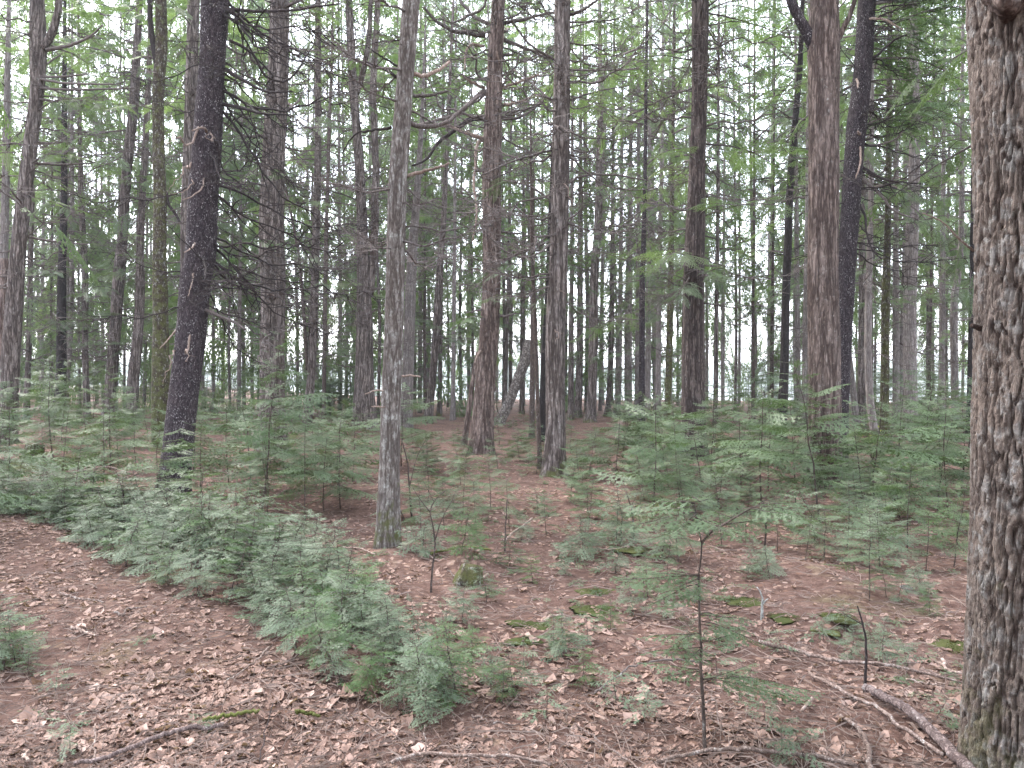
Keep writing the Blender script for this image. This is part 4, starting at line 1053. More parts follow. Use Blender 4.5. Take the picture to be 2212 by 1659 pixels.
# ------------------------------------------------------------------ understory hemlocks
def sapling_parts(seed, H, Lmax, nb, tpl, leaf, low=0.15, form='layer', stem_r=0.008, bend=0.06, top_dense=0.0, woody=True):
    g = np.random.default_rng(seed)
    n = 9; u = np.linspace(0, 1, n)
    dirb = g.uniform(0, 6.28)
    wob = np.cumsum(g.normal(0, bend * .3, (n, 2)), axis=0) * H * .3; wob -= wob[0]
    P = np.stack([wob[:, 0] + math.cos(dirb) * bend * H * u ** 2, wob[:, 1] + math.sin(dirb) * bend * H * u ** 2, u * H], 1)
    P[0, 2] = -0.05
    sa = Acc(); fa = Acc()
    V, F = tube(P, stem_r * (1 - .78 * u), 6); sa.add(V, F, 0, True)
    az = g.uniform(0, 6)
    for k in range(nb):
        t = low + (1 - low) * ((k + g.uniform(0, .9)) / nb) ** (1.0 - 0.5 * top_dense)
        t = min(t, .99)
        az += 2.4 + g.normal(0, .5)
        i = t * (n - 1); a = int(min(i, n - 2)); p = P[a] + (P[a + 1] - P[a]) * (i - a)
        v = (t - low) / (1 - low)
        ln = Lmax * (1 - v) ** 0.45 * (0.55 + 0.45 * min(1, v / .25)) * g.uniform(.35, 1.2) + 0.06
        j = int(np.argmin([abs(tp[2][0][-1, 0] / 0.97 - ln) for tp in tpl])); j = int(np.clip(j + g.integers(-1, 2), 0, len(tpl) - 1))
        tp = tpl[j]; s = ln / (tp[2][0][-1, 0] / 0.97)
        el = g.normal(0.08 + 0.4 * v ** 3, .12)
        Rm = rot_xyz(az, el, g.normal(0, .22))
        put(fa, tp, Rm, s, p, 0)
        if woody:
            for q, axp in enumerate(tp[2][:5]):
                V, F = tube((axp * s) @ Rm.T + p, np.linspace(.0032 if q == 0 else .0016, .0010, len(axp)) * min(1.3, 0.6 + H * .4), 3); fa.add(V, F, 1, True)
    return sa.mesh('stem', [M['thin']]), fa.mesh('foliage', [leaf, M['thin']])

# dense low seedlings (near), open saplings (near), middle-distance saplings
SEED = [sapling_parts(1000 + k, .62, .40, 26, FR_HI, M['seedling'], low=.08, bend=.16, stem_r=.007) for k in range(4)]
OPEN = [sapling_parts(1020 + k, 1.0, .52, 24, FR_HI, M['young'], low=.22, bend=.08, stem_r=.008, top_dense=.5) for k in range(3)]
MIDS = [sapling_parts(1040 + k, 1.3, .85, 26, FR_MID, M['young'], low=.12, bend=.07, stem_r=.010) for k in range(5)]
TALL = [sapling_parts(1060 + k, 2.6, 1.05, 36, FR_MID, M['young'], low=.22, bend=.06, stem_r=.016) for k in range(3)]
TINY = [sapling_parts(1080 + k, .22, .16, 9, FR_HI[:2], M['seedling'], low=.2, bend=.1, stem_r=.003, woody=False) for k in range(2)]

def tinted(lib, mat):
    f = lib[1].copy(); f.materials[0] = mat
    return (lib[0], f)
SEED.append(tinted(SEED[1], M['bright']))
SAPS = []
def sapling(p, kind, s, rz=None, tilt=0.0, sz=1.0, name='hemlock_sapling'):
    lib = kind
    k = len(SAPS)
    v = lib[k % len(lib)] if True else lib[0]
    e = empty(name, p)
    e.rotation_euler = (random.gauss(0, tilt), random.gauss(0, tilt), random.uniform(0, 6.28) if rz is None else rz)
    e.scale = (s, s, s * sz)
    link('stem', v[0], e); link('foliage', v[1], e)
    SAPS.append(dict(o=e, h=0.0, p=Vector(p)))
    return e
def interp(poly, x):
    xs_ = [a for a, b in poly]; ys_ = [b for a, b in poly]
    return float(np.interp(x, xs_, ys_))

random.seed(3)
SEEDH = {id(SEED): .62, id(OPEN): 1.0, id(MIDS): 1.3, id(TALL): 2.6, id(TINY): .22}
def place(px, py, lib, h, **kw):
    e = sapling(gp(px, py), lib, h / SEEDH[id(lib)] * random.uniform(.92, 1.08), **kw)
    SAPS[-1]['h'] = h
    return e
# the low thicket crossing the left foreground: front edge and back edge in the picture
FRONT = [(-60, 1105), (60, 1120), (150, 1150), (230, 1205), (330, 1262), (440, 1300), (540, 1345), (620, 1420), (700, 1465), (800, 1520), (905, 1590), (1010, 1570)]
BACK = [(-60, 1060), (60, 1080), (200, 1105), (400, 1130), (560, 1165), (700, 1215), (800, 1290), (860, 1360), (960, 1480), (1010, 1520)]
THICK = []
def far_enough(p, lst, dmin):
    return all((p.x - q.x) ** 2 + (p.y - q.y) ** 2 > dmin * dmin for q in lst)
tries = 0
while len(THICK) < 128 and tries < 9000:
    tries += 1
    px = random.uniform(-60, 1000)
    f, b = interp(FRONT, px), interp(BACK, px)
    py = random.uniform(b, f)
    p = gp(px, py)
    dm = 0.185
    if not far_enough(p, THICK, dm): continue
    THICK.append(p)
    near = (py - b) / (f - b + 1e-6)
    base_h = .72 if px < 560 else (.58 if px < 760 else .46)
    h = base_h * random.uniform(.7, 1.15) * (1.0 - .35 * near)
    place(px, py, SEED, h, tilt=.16, sz=.85, name='hemlock_seedling')
# bush at the left edge, and the pale little seedling near it
for px, py, h in [(8, 1452, .40), (38, 1440, .30), (-30, 1430, .42), (20, 1405, .36), (60, 1462, .16)]:
    place(px, py, SEED, h, tilt=.1, name='hemlock_seedling')
for px, py, h in [(150, 1635, .17), (120, 1500, .14), (430, 1585, .1), (860, 1400, .2), (700, 1330, .3)]:
    place(px, py, TINY, h, name='hemlock_seedling')
# single small plants in the open foreground
for px, py, h in [(1215, 1420, .26), (1195, 1400, .2), (1050, 1300, .26), (1000, 1345, .26), (960, 1380, .2), (1110, 1500, .24), (1085, 1520, .2), (1060, 1480, .22), (900, 1470, .26), (860, 1540, .26),
                  (950, 1530, .22), (1260, 1480, .24), (1330, 1520, .18), (1390, 1560, .16), (1180, 1560, .18), (1690, 1640, .17), (1740, 1652, .18), (1640, 1230, .26), (1610, 1255, .2),
                  (1900, 1425, .24), (1840, 1420, .2), (1960, 1440, .16), (1780, 1385, .16), (1880, 1385, .14), (1440, 1340, .22), (1370, 1330, .24), (1320, 1360, .2), (1480, 1420, .22), (1570, 1400, .2),
                  (1550, 1460, .18), (1270, 1400, .18), (1150, 1260, .26), (1100, 1230, .3), (1220, 1240, .26), (1330, 1240, .3), (1260, 1200, .3), (1400, 1290, .24), (1500, 1300, .2), (2020, 1560, .14), (1650, 1560, .14),
                  (1940, 1300, .22), (2010, 1330, .2), (1990, 1280, .26), (1830, 1345, .2), (1690, 1410, .14), (1130, 1440, .18), (1020, 1420, .2)]:
    place(px, py, TINY if h < .2 else SEED, h, tilt=.12, name='hemlock_seedling')
# open saplings in the right foreground
for px, py, h in [(1878, 1298, .66), (1915, 1290, .4), (1440, 1250, .40), (1390, 1262, .34), (1465, 1215, .55), (1560, 1180, .7), (2000, 1235, .6), (2060, 1225, .75), (1960, 1190, .8), (1740, 1215, .5), (1680, 1190, .6),
                  (1830, 1190, .7), (1900, 1170, .75), (1610, 1165, .65), (1330, 1180, .5), (1270, 1150, .55), (1380, 1140, .6), (1480, 1130, .75), (1180, 1155, .5), (1100, 1140, .55), (1030, 1150, .6),
                  (960, 1145, .55), (910, 1160, .6), (1060, 1100, .7), (1000, 1110, .7)]:
    place(px, py, OPEN, h, tilt=.06)
# taller saplings with visible stems
for px, py, h in [(563, 1116, 2.3), (578, 1108, 1.3), (660, 1125, 1.3), (700, 1105, 1.0), (735, 1090, 1.2), (237, 1020, 1.9), (295, 1010, 1.5), (430, 1100, 1.1), (1860, 1120, 1.2), (2050, 1120, 1.6), (1990, 1090, 1.6),
                  (1600, 1075, 1.4), (1660, 1060, 1.5), (1535, 1045, 1.7), (1720, 1090, 1.3), (1470, 1085, 1.3), (2020, 1020, 2.2), (1330, 1040, 1.2)]:
    place(px, py, TALL if h > 1.25 else MIDS, h, tilt=.04)
# the understory behind, as deep as it reads as single plants
UND = []
tries = 0
while len(UND) < 176 and tries < 12000:
    tries += 1
    d = 8.6 + 31 * random.random() ** 1.2
    px = random.uniform(-40, 2110)
    p = gpd(px, d)
    if not far_enough(p, UND, .62 + .02 * d): continue
    # keep the small clearing round the middle trunks and the path at the left open
    if 880 < px < 1330 and d < 24 and random.random() < .5: continue
    if px < 330 and 10 < d < 19 and random.random() < .4: continue
    if 560 < px < 880 and d < 9.6: continue
    if any(abs(px - q) < 28 and d < dd for q, dd in ((837, 7.6), (1197, 13.4), (1040, 17.9))): continue
    UND.append(p)
    hmax = .9 if 880 < px < 1330 else (1.55 if px > 1330 else 1.45)
    h = random.uniform(.55, 1.0) * hmax
    if random.random() < .12: h *= 1.6
    sapling(p, TALL if h > 1.5 else MIDS, h / (2.6 if h > 1.5 else 1.3), tilt=.06)
    wd = random.uniform(.9, 1.22); SAPS[-1]['o'].scale.x *= wd; SAPS[-1]['o'].scale.y *= wd
    SAPS[-1]['h'] = h

SIDE = []
for k in range(44):
    sd_ = k % 3 == 0
    d = random.uniform(5, 26); px = random.uniform(-560, -60) if sd_ else random.uniform(2230, 2800)
    h = random.uniform(.5, 1.6)
    sapling(gpd(px, d), MIDS if h < 1.3 else TALL, h / (1.3 if h < 1.3 else 2.6), tilt=.05); s_ = SAPS.pop()
    SIDE.append((d, 'left' if sd_ else 'right', s_['o']))
for sn in ('left', 'right'):
    for k, (d, _, o) in enumerate(sorted([a for a in SIDE if a[1] == sn], key=lambda a: a[0])):
        tag(o, f'hemlock sapling outside the picture to the {sn}, {NTH[k]} in distance', 'sapling', f'saplings outside the picture to the {sn}')
OPENF = []
tries = 0
while len(OPENF) < 100 and tries < 6000:
    tries += 1
    px = random.uniform(860, 2090); d = random.uniform(6.4, 24)
    p = gpd(px, d)
    if not far_enough(p, OPENF, .5) or (px > 1400 and d > 15): continue
    if any(abs(px - q) < 34 and d < dd for q, dd in ((1197, 13.4), (1040, 17.9))): continue
    OPENF.append(p)
    h = random.uniform(.22, .59)
    sapling(p, SEED if d < 10 else MIDS, h / (.62 if d < 10 else 1.3), tilt=.1, name='hemlock_seedling'); SAPS[-1]['h'] = h
    SAPS[-1]['o'].scale.x *= 1.3; SAPS[-1]['o'].scale.y *= 1.3
for k in range(36):
    px = 900 + 1190 * (k + random.uniform(-.5, .5)) / 36; d = random.uniform(40, 53); h = random.uniform(.7, 2.6)
    sapling(gpd(px, d), TALL, 1); SAPS[-1]['o'].scale = (h / 2.6 * 1.9, h / 2.6 * 1.9, h / 2.6); SAPS[-1]['h'] = h
for k in range(40):
    px = random.uniform(-40, 900) if k < 26 else random.uniform(1400, 2100); d = random.uniform(36, 58) if k < 26 else random.uniform(34, 50)
    h = random.uniform(1.9, 3.4)
    sapling(gpd(px, d), TALL, h / 2.6 * .9, tilt=.04); SAPS[-1]['o'].scale = (h / 2.6 * 1.6, h / 2.6 * 1.6, h / 2.6)
    SAPS[-1]['h'] = h
# foreground sapling with its own shape: bare stem, forked head, few flat sprays
def fore_sapling():
    base = gp(1525, 1624); d = base.y
    t = empty('hemlock_sapling', base)
    def loc(px, py, dy=0.0):
        v = at(px, py, d + dy) - base
        return (v.x, v.y, v.z)
    limb(t, [(0, 0, -.05), loc(1522, 1590), loc(1518, 1506), loc(1512, 1373), loc(1510, 1239), loc(1516, 1173), loc(1507, 1133), loc(1500, 1085)], .0095, .0022, M['thin'], n=26, name='stem', wob=.0015)
    limb(t, [loc(1516, 1173), loc(1535, 1150), loc(1558, 1136), loc(1608, 1106), loc(1650, 1085)], .006, .002, M['thin'], n=12, name='branch')
    limb(t, [loc(1510, 1239), loc(1502, 1200, -.05), loc(1485, 1165, -.1)], .003, .0015, M['twig_pale'], n=8, name='branch')
    limb(t, [loc(1520, 1520), loc(1545, 1512, -.05), loc(1552, 1560, -.1), loc(1568, 1595, -.12)], .004, .0018, M['twig_pale'], n=12, name='branch')
    limb(t, [loc(1518, 1500), loc(1495, 1520, -.05), loc(1478, 1552, -.1)], .003, .0018, M['twig_pale'], n=8, name='branch')
    g = np.random.default_rng(91)
    spots = [(1505, 1110, 200, .34), (1500, 1095, 160, .30), (1503, 1120, 240, .26), (1500, 1090, 120, .24), (1560, 1135, 20, .26), (1605, 1108, -20, .30), (1640, 1090, 10, .22), (1580, 1120, 70, .26), (1620, 1100, -60, .24),
             (1510, 1085, 60, .22), (1511, 1250, 185, .34), (1511, 1245, 150, .26), (1511, 1270, 215, .28), (1512, 1330, 10, .24), (1513, 1370, 170, .24), (1513, 1350, -40, .28), (1515, 1400, 200, .26),
             (1514, 1390, 30, .24), (1518, 1480, 3, .46), (1518, 1470, -20, .34), (1518, 1450, 150, .26), (1505, 1130, 280, .28), (1550, 1140, -90, .26)]
    acc = Acc()
    spots = [(a, b, c + dc, e * k) for (a, b, c, e) in spots for dc, k in ((0, 1.15), (38, .85))]
    for px, py, az, ln in spots:
        j = int(np.argmin([abs(tp[2][0][-1, 0] / .97 - ln) for tp in FR_HI])); tp = FR_HI[j]; s = ln / (tp[2][0][-1, 0] / .97)
        Rm = rot_xyz(R(az), g.normal(.06, .08), g.normal(0, .15)); p = np.array(loc(px, py))
        put(acc, tp, Rm, s, p, 0)
        V, F = tube((tp[2][0] * s) @ Rm.T + p, np.linspace(.0028, .001, 6), 3); acc.add(V, F, 1, True)
    link('foliage', acc.mesh('foliage', [M['young'], M['thin']]), t)
    tag(t, 'sparse forked hemlock sapling with a bare stem, nearest the camera at right', 'sapling')
fore_sapling()

# ------------------------------------------------------------------ sticks, logs and stems on the ground
def stick(pts, w0, w1, mat, label, name='fallen_branch', lift=0.0, cat='branch', forks=(), arch=None, seed=0, seg=8, n=26, wob=.004):
    base = gp(*pts[0])
    e = empty(name, base)
    P = []
    for k, (px, py) in enumerate(pts):
        v = gp(px, py); r = (w0 + (w1 - w0) * k / (len(pts) - 1)) * v.y / FPX * .5
        z = v.z + r * .9 + .026 + lift + (arch[k] if arch else 0)
        P.append((v.x - base.x, v.y - base.y, z - base.z))
    d = base.y
    limb(e, P, w0 * d / FPX * .5, w1 * gp(*pts[-1]).y / FPX * .5, M[mat], n=n, seg=seg, name='stem', wob=wob, seed=seed + 5)
    g = random.Random(seed)
    for k in range(len(forks)):
        i, dx, dy, dz, r = forks[k]
        p = P[i]
        limb(e, [p, (p[0] + dx * .5, p[1] + dy * .5, p[2] + dz * .6), (p[0] + dx, p[1] + dy, p[2] + dz)], r, r * .4, M[mat], n=8, seg=5, name='side_branch', wob=.003, seed=k)
    tag(e, label, cat)
    return e
stick([(1868, 1503), (1908, 1526), (1955, 1553), (2008, 1599), (2062, 1656), (2130, 1730)], 16, 30, 'log', 'thick peeling fallen log at the foot of the huge furrowed trunk', 'fallen_log', cat='log', seed=1, seg=14, n=50, wob=.0025, lift=.004)
stick([(1640, 1400), (1725, 1419), (1808, 1439), (1908, 1449), (2008, 1469), (2094, 1488)], 10, 5, 'stick', 'long thin fallen branch lying behind the upright dead stem', seed=2, forks=[(3, .25, .02, .01, .004), (3, .2, .08, .02, .003)])
stick([(1748, 1466), (1805, 1499), (1845, 1521), (1908, 1549), (1942, 1583), (1995, 1619), (2038, 1648)], 7, 9, 'stick', 'crooked fallen branch running alongside the thick peeling log', seed=3, forks=[(2, -.12, -.03, .01, .004)])
stick([(1815, 1559), (1852, 1589), (1875, 1626), (1878, 1662), (1876, 1700)], 8, 13, 'stick', 'curved fallen branch left of the thick peeling log, running out of the bottom', seed=4)
stick([(1420, 1662), (1475, 1648), (1525, 1637), (1608, 1636), (1708, 1643), (1792, 1654), (1850, 1672)], 9, 10, 'stick', 'smooth grey fallen branch along the bottom below the forked sapling', seed=5)
stick([(847, 1664), (920, 1644), (1004, 1648), (1080, 1649), (1137, 1655), (1190, 1670)], 9, 7, 'stick', 'brown fallen branch along the bottom middle of the picture', seed=6, forks=[(1, -.02, .14, .06, .004), (2, .1, -.1, .02, .004)])
stick([(160, 1668), (233, 1653), (277, 1633), (320, 1616), (367, 1598), (433, 1589), (483, 1582)], 10, 11, 'log', 'pale lichen-spotted fallen branch curving up from the bottom left', seed=7)
stick([(440, 1571), (500, 1559), (563, 1549)], 9, 7, 'mossy_stick', 'moss-covered fallen stick above the pale bottom left branch', 'mossy_stick', seed=8)
stick([(640, 1552), (668, 1556), (690, 1561)], 8, 6, 'mossy_stick', 'short moss-covered stick under the end of the seedling thicket', 'mossy_stick', seed=9)
stick([(130, 1291), (167, 1301), (227, 1309)], 5, 3, 'stick', 'slim stick on the path, upper one of two near the thicket', 'fallen_stick', seed=10)
stick([(247, 1333), (267, 1338), (273, 1325), (317, 1319)], 5, 3, 'stick', 'kinked dark stick on the path at the edge of the thicket', 'fallen_stick', seed=11)
stick([(153, 1366), (180, 1374), (210, 1384)], 7, 3, 'twig_pale', 'short pale stick in the middle of the leafy path', 'fallen_stick', seed=12)
stick([(483, 1489), (535, 1460), (583, 1431)], 3, 4, 'twig_pale', 'straight pale stick leaning out of the thicket over the path', 'fallen_stick', arch=(0, .02, .06), seed=13)
stick([(575, 1458), (620, 1452), (667, 1434), (690, 1425)], 4, 3, 'stick', 'thin arched twig under the middle of the thicket', 'fallen_stick', arch=(0, .03, .05, .04), seed=14)
stick([(1284, 1512), (1317, 1496), (1357, 1478), (1404, 1468), (1475, 1460), (1510, 1462)], 4, 4, 'twig', 'bowed dead twig arching to the stem of the forked sapling', 'fallen_stick', arch=(0, .035, .055, .065, .06, .05), seed=15)
stick([(1245, 1578), (1304, 1623), (1354, 1655), (1400, 1690)], 4, 5, 'stick', 'straight thin stick slanting down to the bottom edge', 'fallen_stick', seed=16)
stick([(1020, 1559), (1070, 1576), (1124, 1580)], 5, 3, 'stick', 'thin stick among leaves above the bottom middle branch', 'fallen_stick', seed=17)
stick([(1027, 1268), (1054, 1250)], 6, 5, 'twig_pale', 'short pale stick near the mossy stump', 'fallen_stick', seed=18, n=8)
stick([(1174, 1352), (1195, 1341), (1217, 1339)], 7, 5, 'twig_pale', 'tan broken stick lying on a moss cushion', 'fallen_stick', seed=19, n=10)
stick([(1090, 1175), (1150, 1150)], 6, 4, 'twig_pale', 'propped pale stick on the open ground below the straight middle trunk', 'fallen_stick', arch=(0, .12), seed=20, n=8)
stick([(1958, 1479), (2000, 1488), (2042, 1489)], 4, 3, 'twig_pale', 'thin bleached twig below the long thin fallen branch', 'fallen_stick', seed=21)
stick([(1668, 1506), (1700, 1512), (1725, 1517)], 5, 3, 'stick', 'small brown twig right of the forked sapling', 'fallen_stick', seed=22)
stick([(2036, 1436), (2048, 1460), (2098, 1472)], 7, 5, 'twig_pale', 'bleached bent stick beside the huge furrowed trunk', 'fallen_stick', seed=23)
stick([(1732, 1549), (1755, 1521)], 6, 6, 'twig_pale', 'short stout stick lying between the crooked branches', 'fallen_stick', seed=24, n=8)
stick([(1990, 893), (2050, 889), (2110, 884)], 9, 8, 'twig_pale', 'far pale log lying by the lake behind the grey right trunks', 'fallen_log', cat='log', lift=.45, seed=25)
stick([(930, 1205), (970, 1195), (1010, 1190), (1060, 1196)], 6, 4, 'mossy_stick', 'mossy root-like stick behind the mossy stump', 'mossy_stick', seed=26)
stick([(740, 1190), (775, 1192), (810, 1205)], 4, 3, 'twig_pale', 'thin pale twig left of the foot of the slender grey trunk', 'fallen_stick', seed=27)
stick([(870, 1192), (920, 1200), (990, 1235)], 4, 3, 'stick', 'thin brown twig right of the foot of the slender grey trunk', 'fallen_stick', seed=28)
stick([(100, 1045), (160, 1040), (230, 1028), (280, 1032)], 5, 3, 'twig_pale', 'pale dead branch on the open floor left of the black leaning trunk', 'fallen_branch', seed=29, arch=(0, .1, .12, .05), forks=[(1, .3, .2, .15, .01), (2, .3, -.2, .2, .01)])
stick([(1130, 1000), (1160, 990), (1190, 985)], 6, 4, 'twig_pale', 'pale branch lying behind the foot of the straight middle trunk', 'fallen_branch', seed=30)
stick([(1290, 1190), (1340, 1192), (1370, 1188)], 4, 3, 'twig_pale', 'thin pale stick in the brush right of the open ground', 'fallen_stick', seed=31)
stick([(203, 1655), (204, 1640), (206, 1622)], 5, 3, 'twig_pale', 'short forked twig propped up beside the pale bottom left branch', 'fallen_stick', arch=(0, .03, .09), seed=32, n=8)
stick([(60, 1662), (50, 1648), (62, 1636)], 8, 5, 'twig_pale', 'stubby pale stick in the bottom left corner', 'fallen_stick', seed=33, n=8)
stick([(560, 1660), (575, 1600), (590, 1555)], 3, 2, 'twig_dark', 'dark forked twig standing below the short mossy stick', 'fallen_stick', arch=(0, .02, .05), seed=34, n=10)

def upright(base_px, pts, w0, w1, mat, label, name, cat, extra=()):
    b = gp(*base_px); e = empty(name, b); d = b.y
    P = [(0, 0, -.04)] + [tuple(at(px, py, d) - b) for px, py in pts]
    limb(e, P, w0 * d / FPX * .5, w1 * d / FPX * .5, M[mat], n=18, seg=7, name='stem', wob=.0015)
    for k, (pp, r0, r1) in enumerate(extra):
        limb(e, [tuple(at(px, py, d) - b) for px, py in pp], r0, r1, M[mat], n=8, seg=4, name='twig', wob=.001, seed=k)
    tag(e, label, cat)
    return e
upright((1868, 1498), [(1870, 1450), (1872, 1406), (1863, 1346), (1852, 1309)], 8, 3, 'twig_dark', 'upright dead stem standing behind the thick peeling log', 'dead_stem', 'stem', [([(1864, 1350), (1840, 1336), (1820, 1322)], .003, .001)])
upright((1647, 1338), [(1646, 1320), (1647, 1298), (1642, 1278), (1635, 1268)], 8, 2, 'lichen', 'small twig crusted white with lichen on the right floor', 'lichen_twig', 'twig', [([(1647, 1305), (1655, 1296), (1660, 1293)], .008, .003)])
upright((930, 1280), [(934, 1230), (940, 1166), (929, 1106), (940, 1080), (962, 1060)], 5, 2, 'thin', 'bare whip-like young stem right of the slender grey trunk', 'bare_sapling', 'sapling',
        [([(940, 1166), (955, 1120), (975, 1085), (985, 1060)], .005, .0015), ([(929, 1106), (905, 1075), (890, 1050)], .004, .0015), ([(938, 1085), (925, 1060), (915, 1040)], .003, .001)])
for (bx, by, pts, lab, ex) in [((890, 1118), 0, [(885, 1060), (880, 1000), (868, 950)], 'bare forked young stem close right of the slender grey trunk', [([(885, 1050), (900, 990), (925, 940)], .006, .002)]),
                               ((1090, 1190), 0, [(1092, 1140), (1095, 1080)], 'thin bare stem in the middle of the open ground', [([(1092, 1120), (1080, 1085)], .003, .001)]),
                               ((1650, 1190), 0, [(1655, 1130), (1648, 1080)], 'thin bare stem right of the forked sapling', [([(1654, 1120), (1668, 1085)], .003, .001)]),
                               ((1370, 1165), 0, [(1366, 1110), (1352, 1060)], 'thin bare stem leaning left in the right-hand brush', [([(1362, 1095), (1380, 1055)], .004, .001)])]:
    ex = [([p if isinstance(p, tuple) else p for p in a] if len(a) > 2 else [a[0], ((a[0][0] + a[1][0]) / 2 + 2, (a[0][1] + a[1][1]) / 2), a[1]], r0, r1) for a, r0, r1 in ex]
    upright(bx, pts, 5, 2, 'thin', lab, 'bare_sapling', 'sapling', ex)

# stumps
def stump(px, py, r, h, label, mat='mossy'):
    b = gp(px, py); t = empty('tree_stump', b)
    me, Q = trunk_mesh([(0, 0, -.2, r * 1.1), (0, 0, 0.02, r), (0.02, 0, h * .6, r * .85), (.03, .02, h, r * .75)], int(px), M[mat], seg=20, step=.03, flare=.4, bark=.012, lump=.25)
    link('stump', me, t); tag(t, label, 'stump')
stump(1338, 948, .085, .55, 'little weathered stump post in the brush left of the twig-wreathed trunk', 'twig_pale')
stump(1012, 1228, .10, .15, 'low rotten mossy stump on the open ground below the stout crooked-limbed trunk')
stump(72, 1000, .2, .35, 'low mossy stump on the left floor behind the path')

# ------------------------------------------------------------------ moss cushions
def moss_mesh(seed):
    g = np.random.default_rng(seed)
    acc = Acc(); n, m = 22, 7
    th = np.arange(n) / n * 2 * math.pi
    V = []
    for k in range(m):
        u = k / (m - 1)
        rr = (1 - u) * (1 + .28 * np.sin(th * 2 + seed) + .2 * np.sin(th * 3 + seed * 2) + .12 * np.sin(th * 7 + seed))
        q = np.stack([np.cos(th) * rr, np.sin(th) * rr, np.zeros(n)], 1)
        z = .5 * np.sqrt(np.clip(1 - (1 - u) ** 2, 0, 1)) - .08 + .13 * (fbm(q * 3 + seed, seed, 3) - .5)
        V.append(np.stack([q[:, 0], q[:, 1], z], 1))
    V = np.concatenate(V); acc.add(V, tube_faces(m, n), 0, True)
    K = 900                                   # short shoots over the cushion
    a = g.uniform(0, 6.28, K); r = np.sqrt(g.uniform(0, 1, K)) * .98
    z = .5 * np.sqrt(np.clip(1 - r ** 2, 0, 1)) - .08 + .13 * (fbm(np.stack([np.cos(a) * r, np.sin(a) * r, 0 * r], 1) * 3 + seed, seed, 3) - .5)
    p = np.stack([np.cos(a) * r, np.sin(a) * r, z - .02], 1)
    d = g.normal(0, 1, (K, 3)) * [.05, .05, .0] ; w = g.normal(0, 1, (K, 3)) * [.02, .02, 0]
    tip = p + d + np.stack([0 * a, 0 * a, g.uniform(.06, .13, K)], 1)
    T = np.stack([p - w, p + w, tip], 1).reshape(-1, 3)
    acc.add(T, np.arange(K * 3).reshape(-1, 3), 0, False)
    return acc.mesh('moss', [M['moss']])
MOSSM = [moss_mesh(3 + k) for k in range(4)]
moss_lab = ['moss cushion under the tan broken stick', 'small moss tuft right of the tan stick', 'moss cushion below the tan broken stick', None, 'moss cushion left of the bowed dead twig, upper one',
            'moss cushion left of the bowed dead twig, lower one', 'dark moss cushion in the brush above the bowed twig', 'rounded dark green moss cushion beside the lichen-white twig', 'pale yellow-green moss patch right of the lichen-white twig',
            'moss cushion left of the upright dead stem, right one', 'moss cushion left of the upright dead stem, left one', 'moss hummock beside the huge furrowed trunk', 'broad yellow-green moss mat on the left floor behind the path', None, None]
for k, ((px, py, r, h), lab) in enumerate(zip(MOSS, moss_lab)):
    if not lab: continue
    b = gp(px, py)
    o = link('moss_cushion', MOSSM[k % 4], None, (b.x, b.y, b.z - .01)); o.scale = (r * 1.25, r * 1.1, max(h * .7, r * .28) if r < 1 else .2); o.rotation_euler = (0, 0, k)
    tag(o, lab, 'moss')
# lichen tuft
b = gp(1958, 1272); o = link('lichen_tuft', MOSSM[1].copy(), None, b); o.data.materials[0] = M['lichen']; o.scale = (.04, .04, .06)
tag(o, 'white lichen tuft on the right floor among saplings', 'lichen')

# ------------------------------------------------------------------ leaf litter
def leaf_shape(g, lod=10):
    n = lod
    th = np.linspace(0, 2 * math.pi, n, endpoint=False)
    el = g.uniform(.55, .85)
    lob = 1 + .16 * np.cos(th * g.integers(3, 6) + g.uniform(0, 6))
    x = np.cos(th) * lob * .5; y = np.sin(th) * lob * .5 * el
    x = x + .12 * (np.cos(th) > .8)
    cup = g.uniform(-.6, .9); fold = g.uniform(-.2, .8); tw = g.uniform(-.6, .6)
    def z(x, y): return cup * x * x + fold * np.abs(y) + tw * x * y * 2
    V = np.stack([x, y, z(x, y) + g.normal(0, .05, n)], 1)
    c = np.array([[.12, 0, z(.12, 0)], [-.16, 0, z(-.16, 0)]])
    V = np.concatenate([V, c])
    V[:, 2] -= V[:, 2].min() * .7
    F = []
    for k in range(n):
        j = (k + 1) % n
        ck = n if math.cos(th[k] + math.pi / n) > 0 else n + 1
        F.append((k, j, ck))
    F += [(n, n + 1, int(n * .25)), (n + 1, n, int(n * .75))]
    return V, np.array(F)
lg = np.random.default_rng(17)
LEAVES = [leaf_shape(lg) for _ in range(14)]
LEAFM = [np_mesh('leaf', V, F, M['dead_leaf'], smooth=False) for V, F in LEAVES]

def leaf_density(px, py):
    """how thick the leaves lie; thickest on the path and in the foreground"""
    on_path = py > interp(FRONT, px) if px < 1010 else False
    dens = 1.0 if on_path else .5
    if not on_path and px < 1010 and py > interp(BACK, px): dens = .25
    return dens
N_ = 125000
d = 2.9 + 15 * lg.random(N_) ** 1.7; px = lg.uniform(-480, 2700, N_); py = CY + 2725 / d; x = (px - CX) / FPX * d
fr_ = np.interp(px, [a for a, b in FRONT], [b for a, b in FRONT]); bk_ = np.interp(px, [a for a, b in BACK], [b for a, b in BACK])
left_ = px < 1010
dens = np.where(left_ & (py > fr_), 1.0, np.where(left_ & (py > bk_), .22, .5))     # thick on the path, thin under the thicket
cl = vnoise(np.stack([x * 1.9, d * 1.9, 0 * x], 1), 31) * .6 + .4 * vnoise(np.stack([x * .7, d * .7, 0 * x + 3], 1), 32)
ok = (lg.random(N_) < dens) & (lg.random(N_) < .14 + 1.4 * np.clip(cl - .22, 0, None))
S = np.stack([x[ok], d[ok]], 1)[:24500]
gz = ground_h(S[:, 0], S[:, 1])
e_ = .04
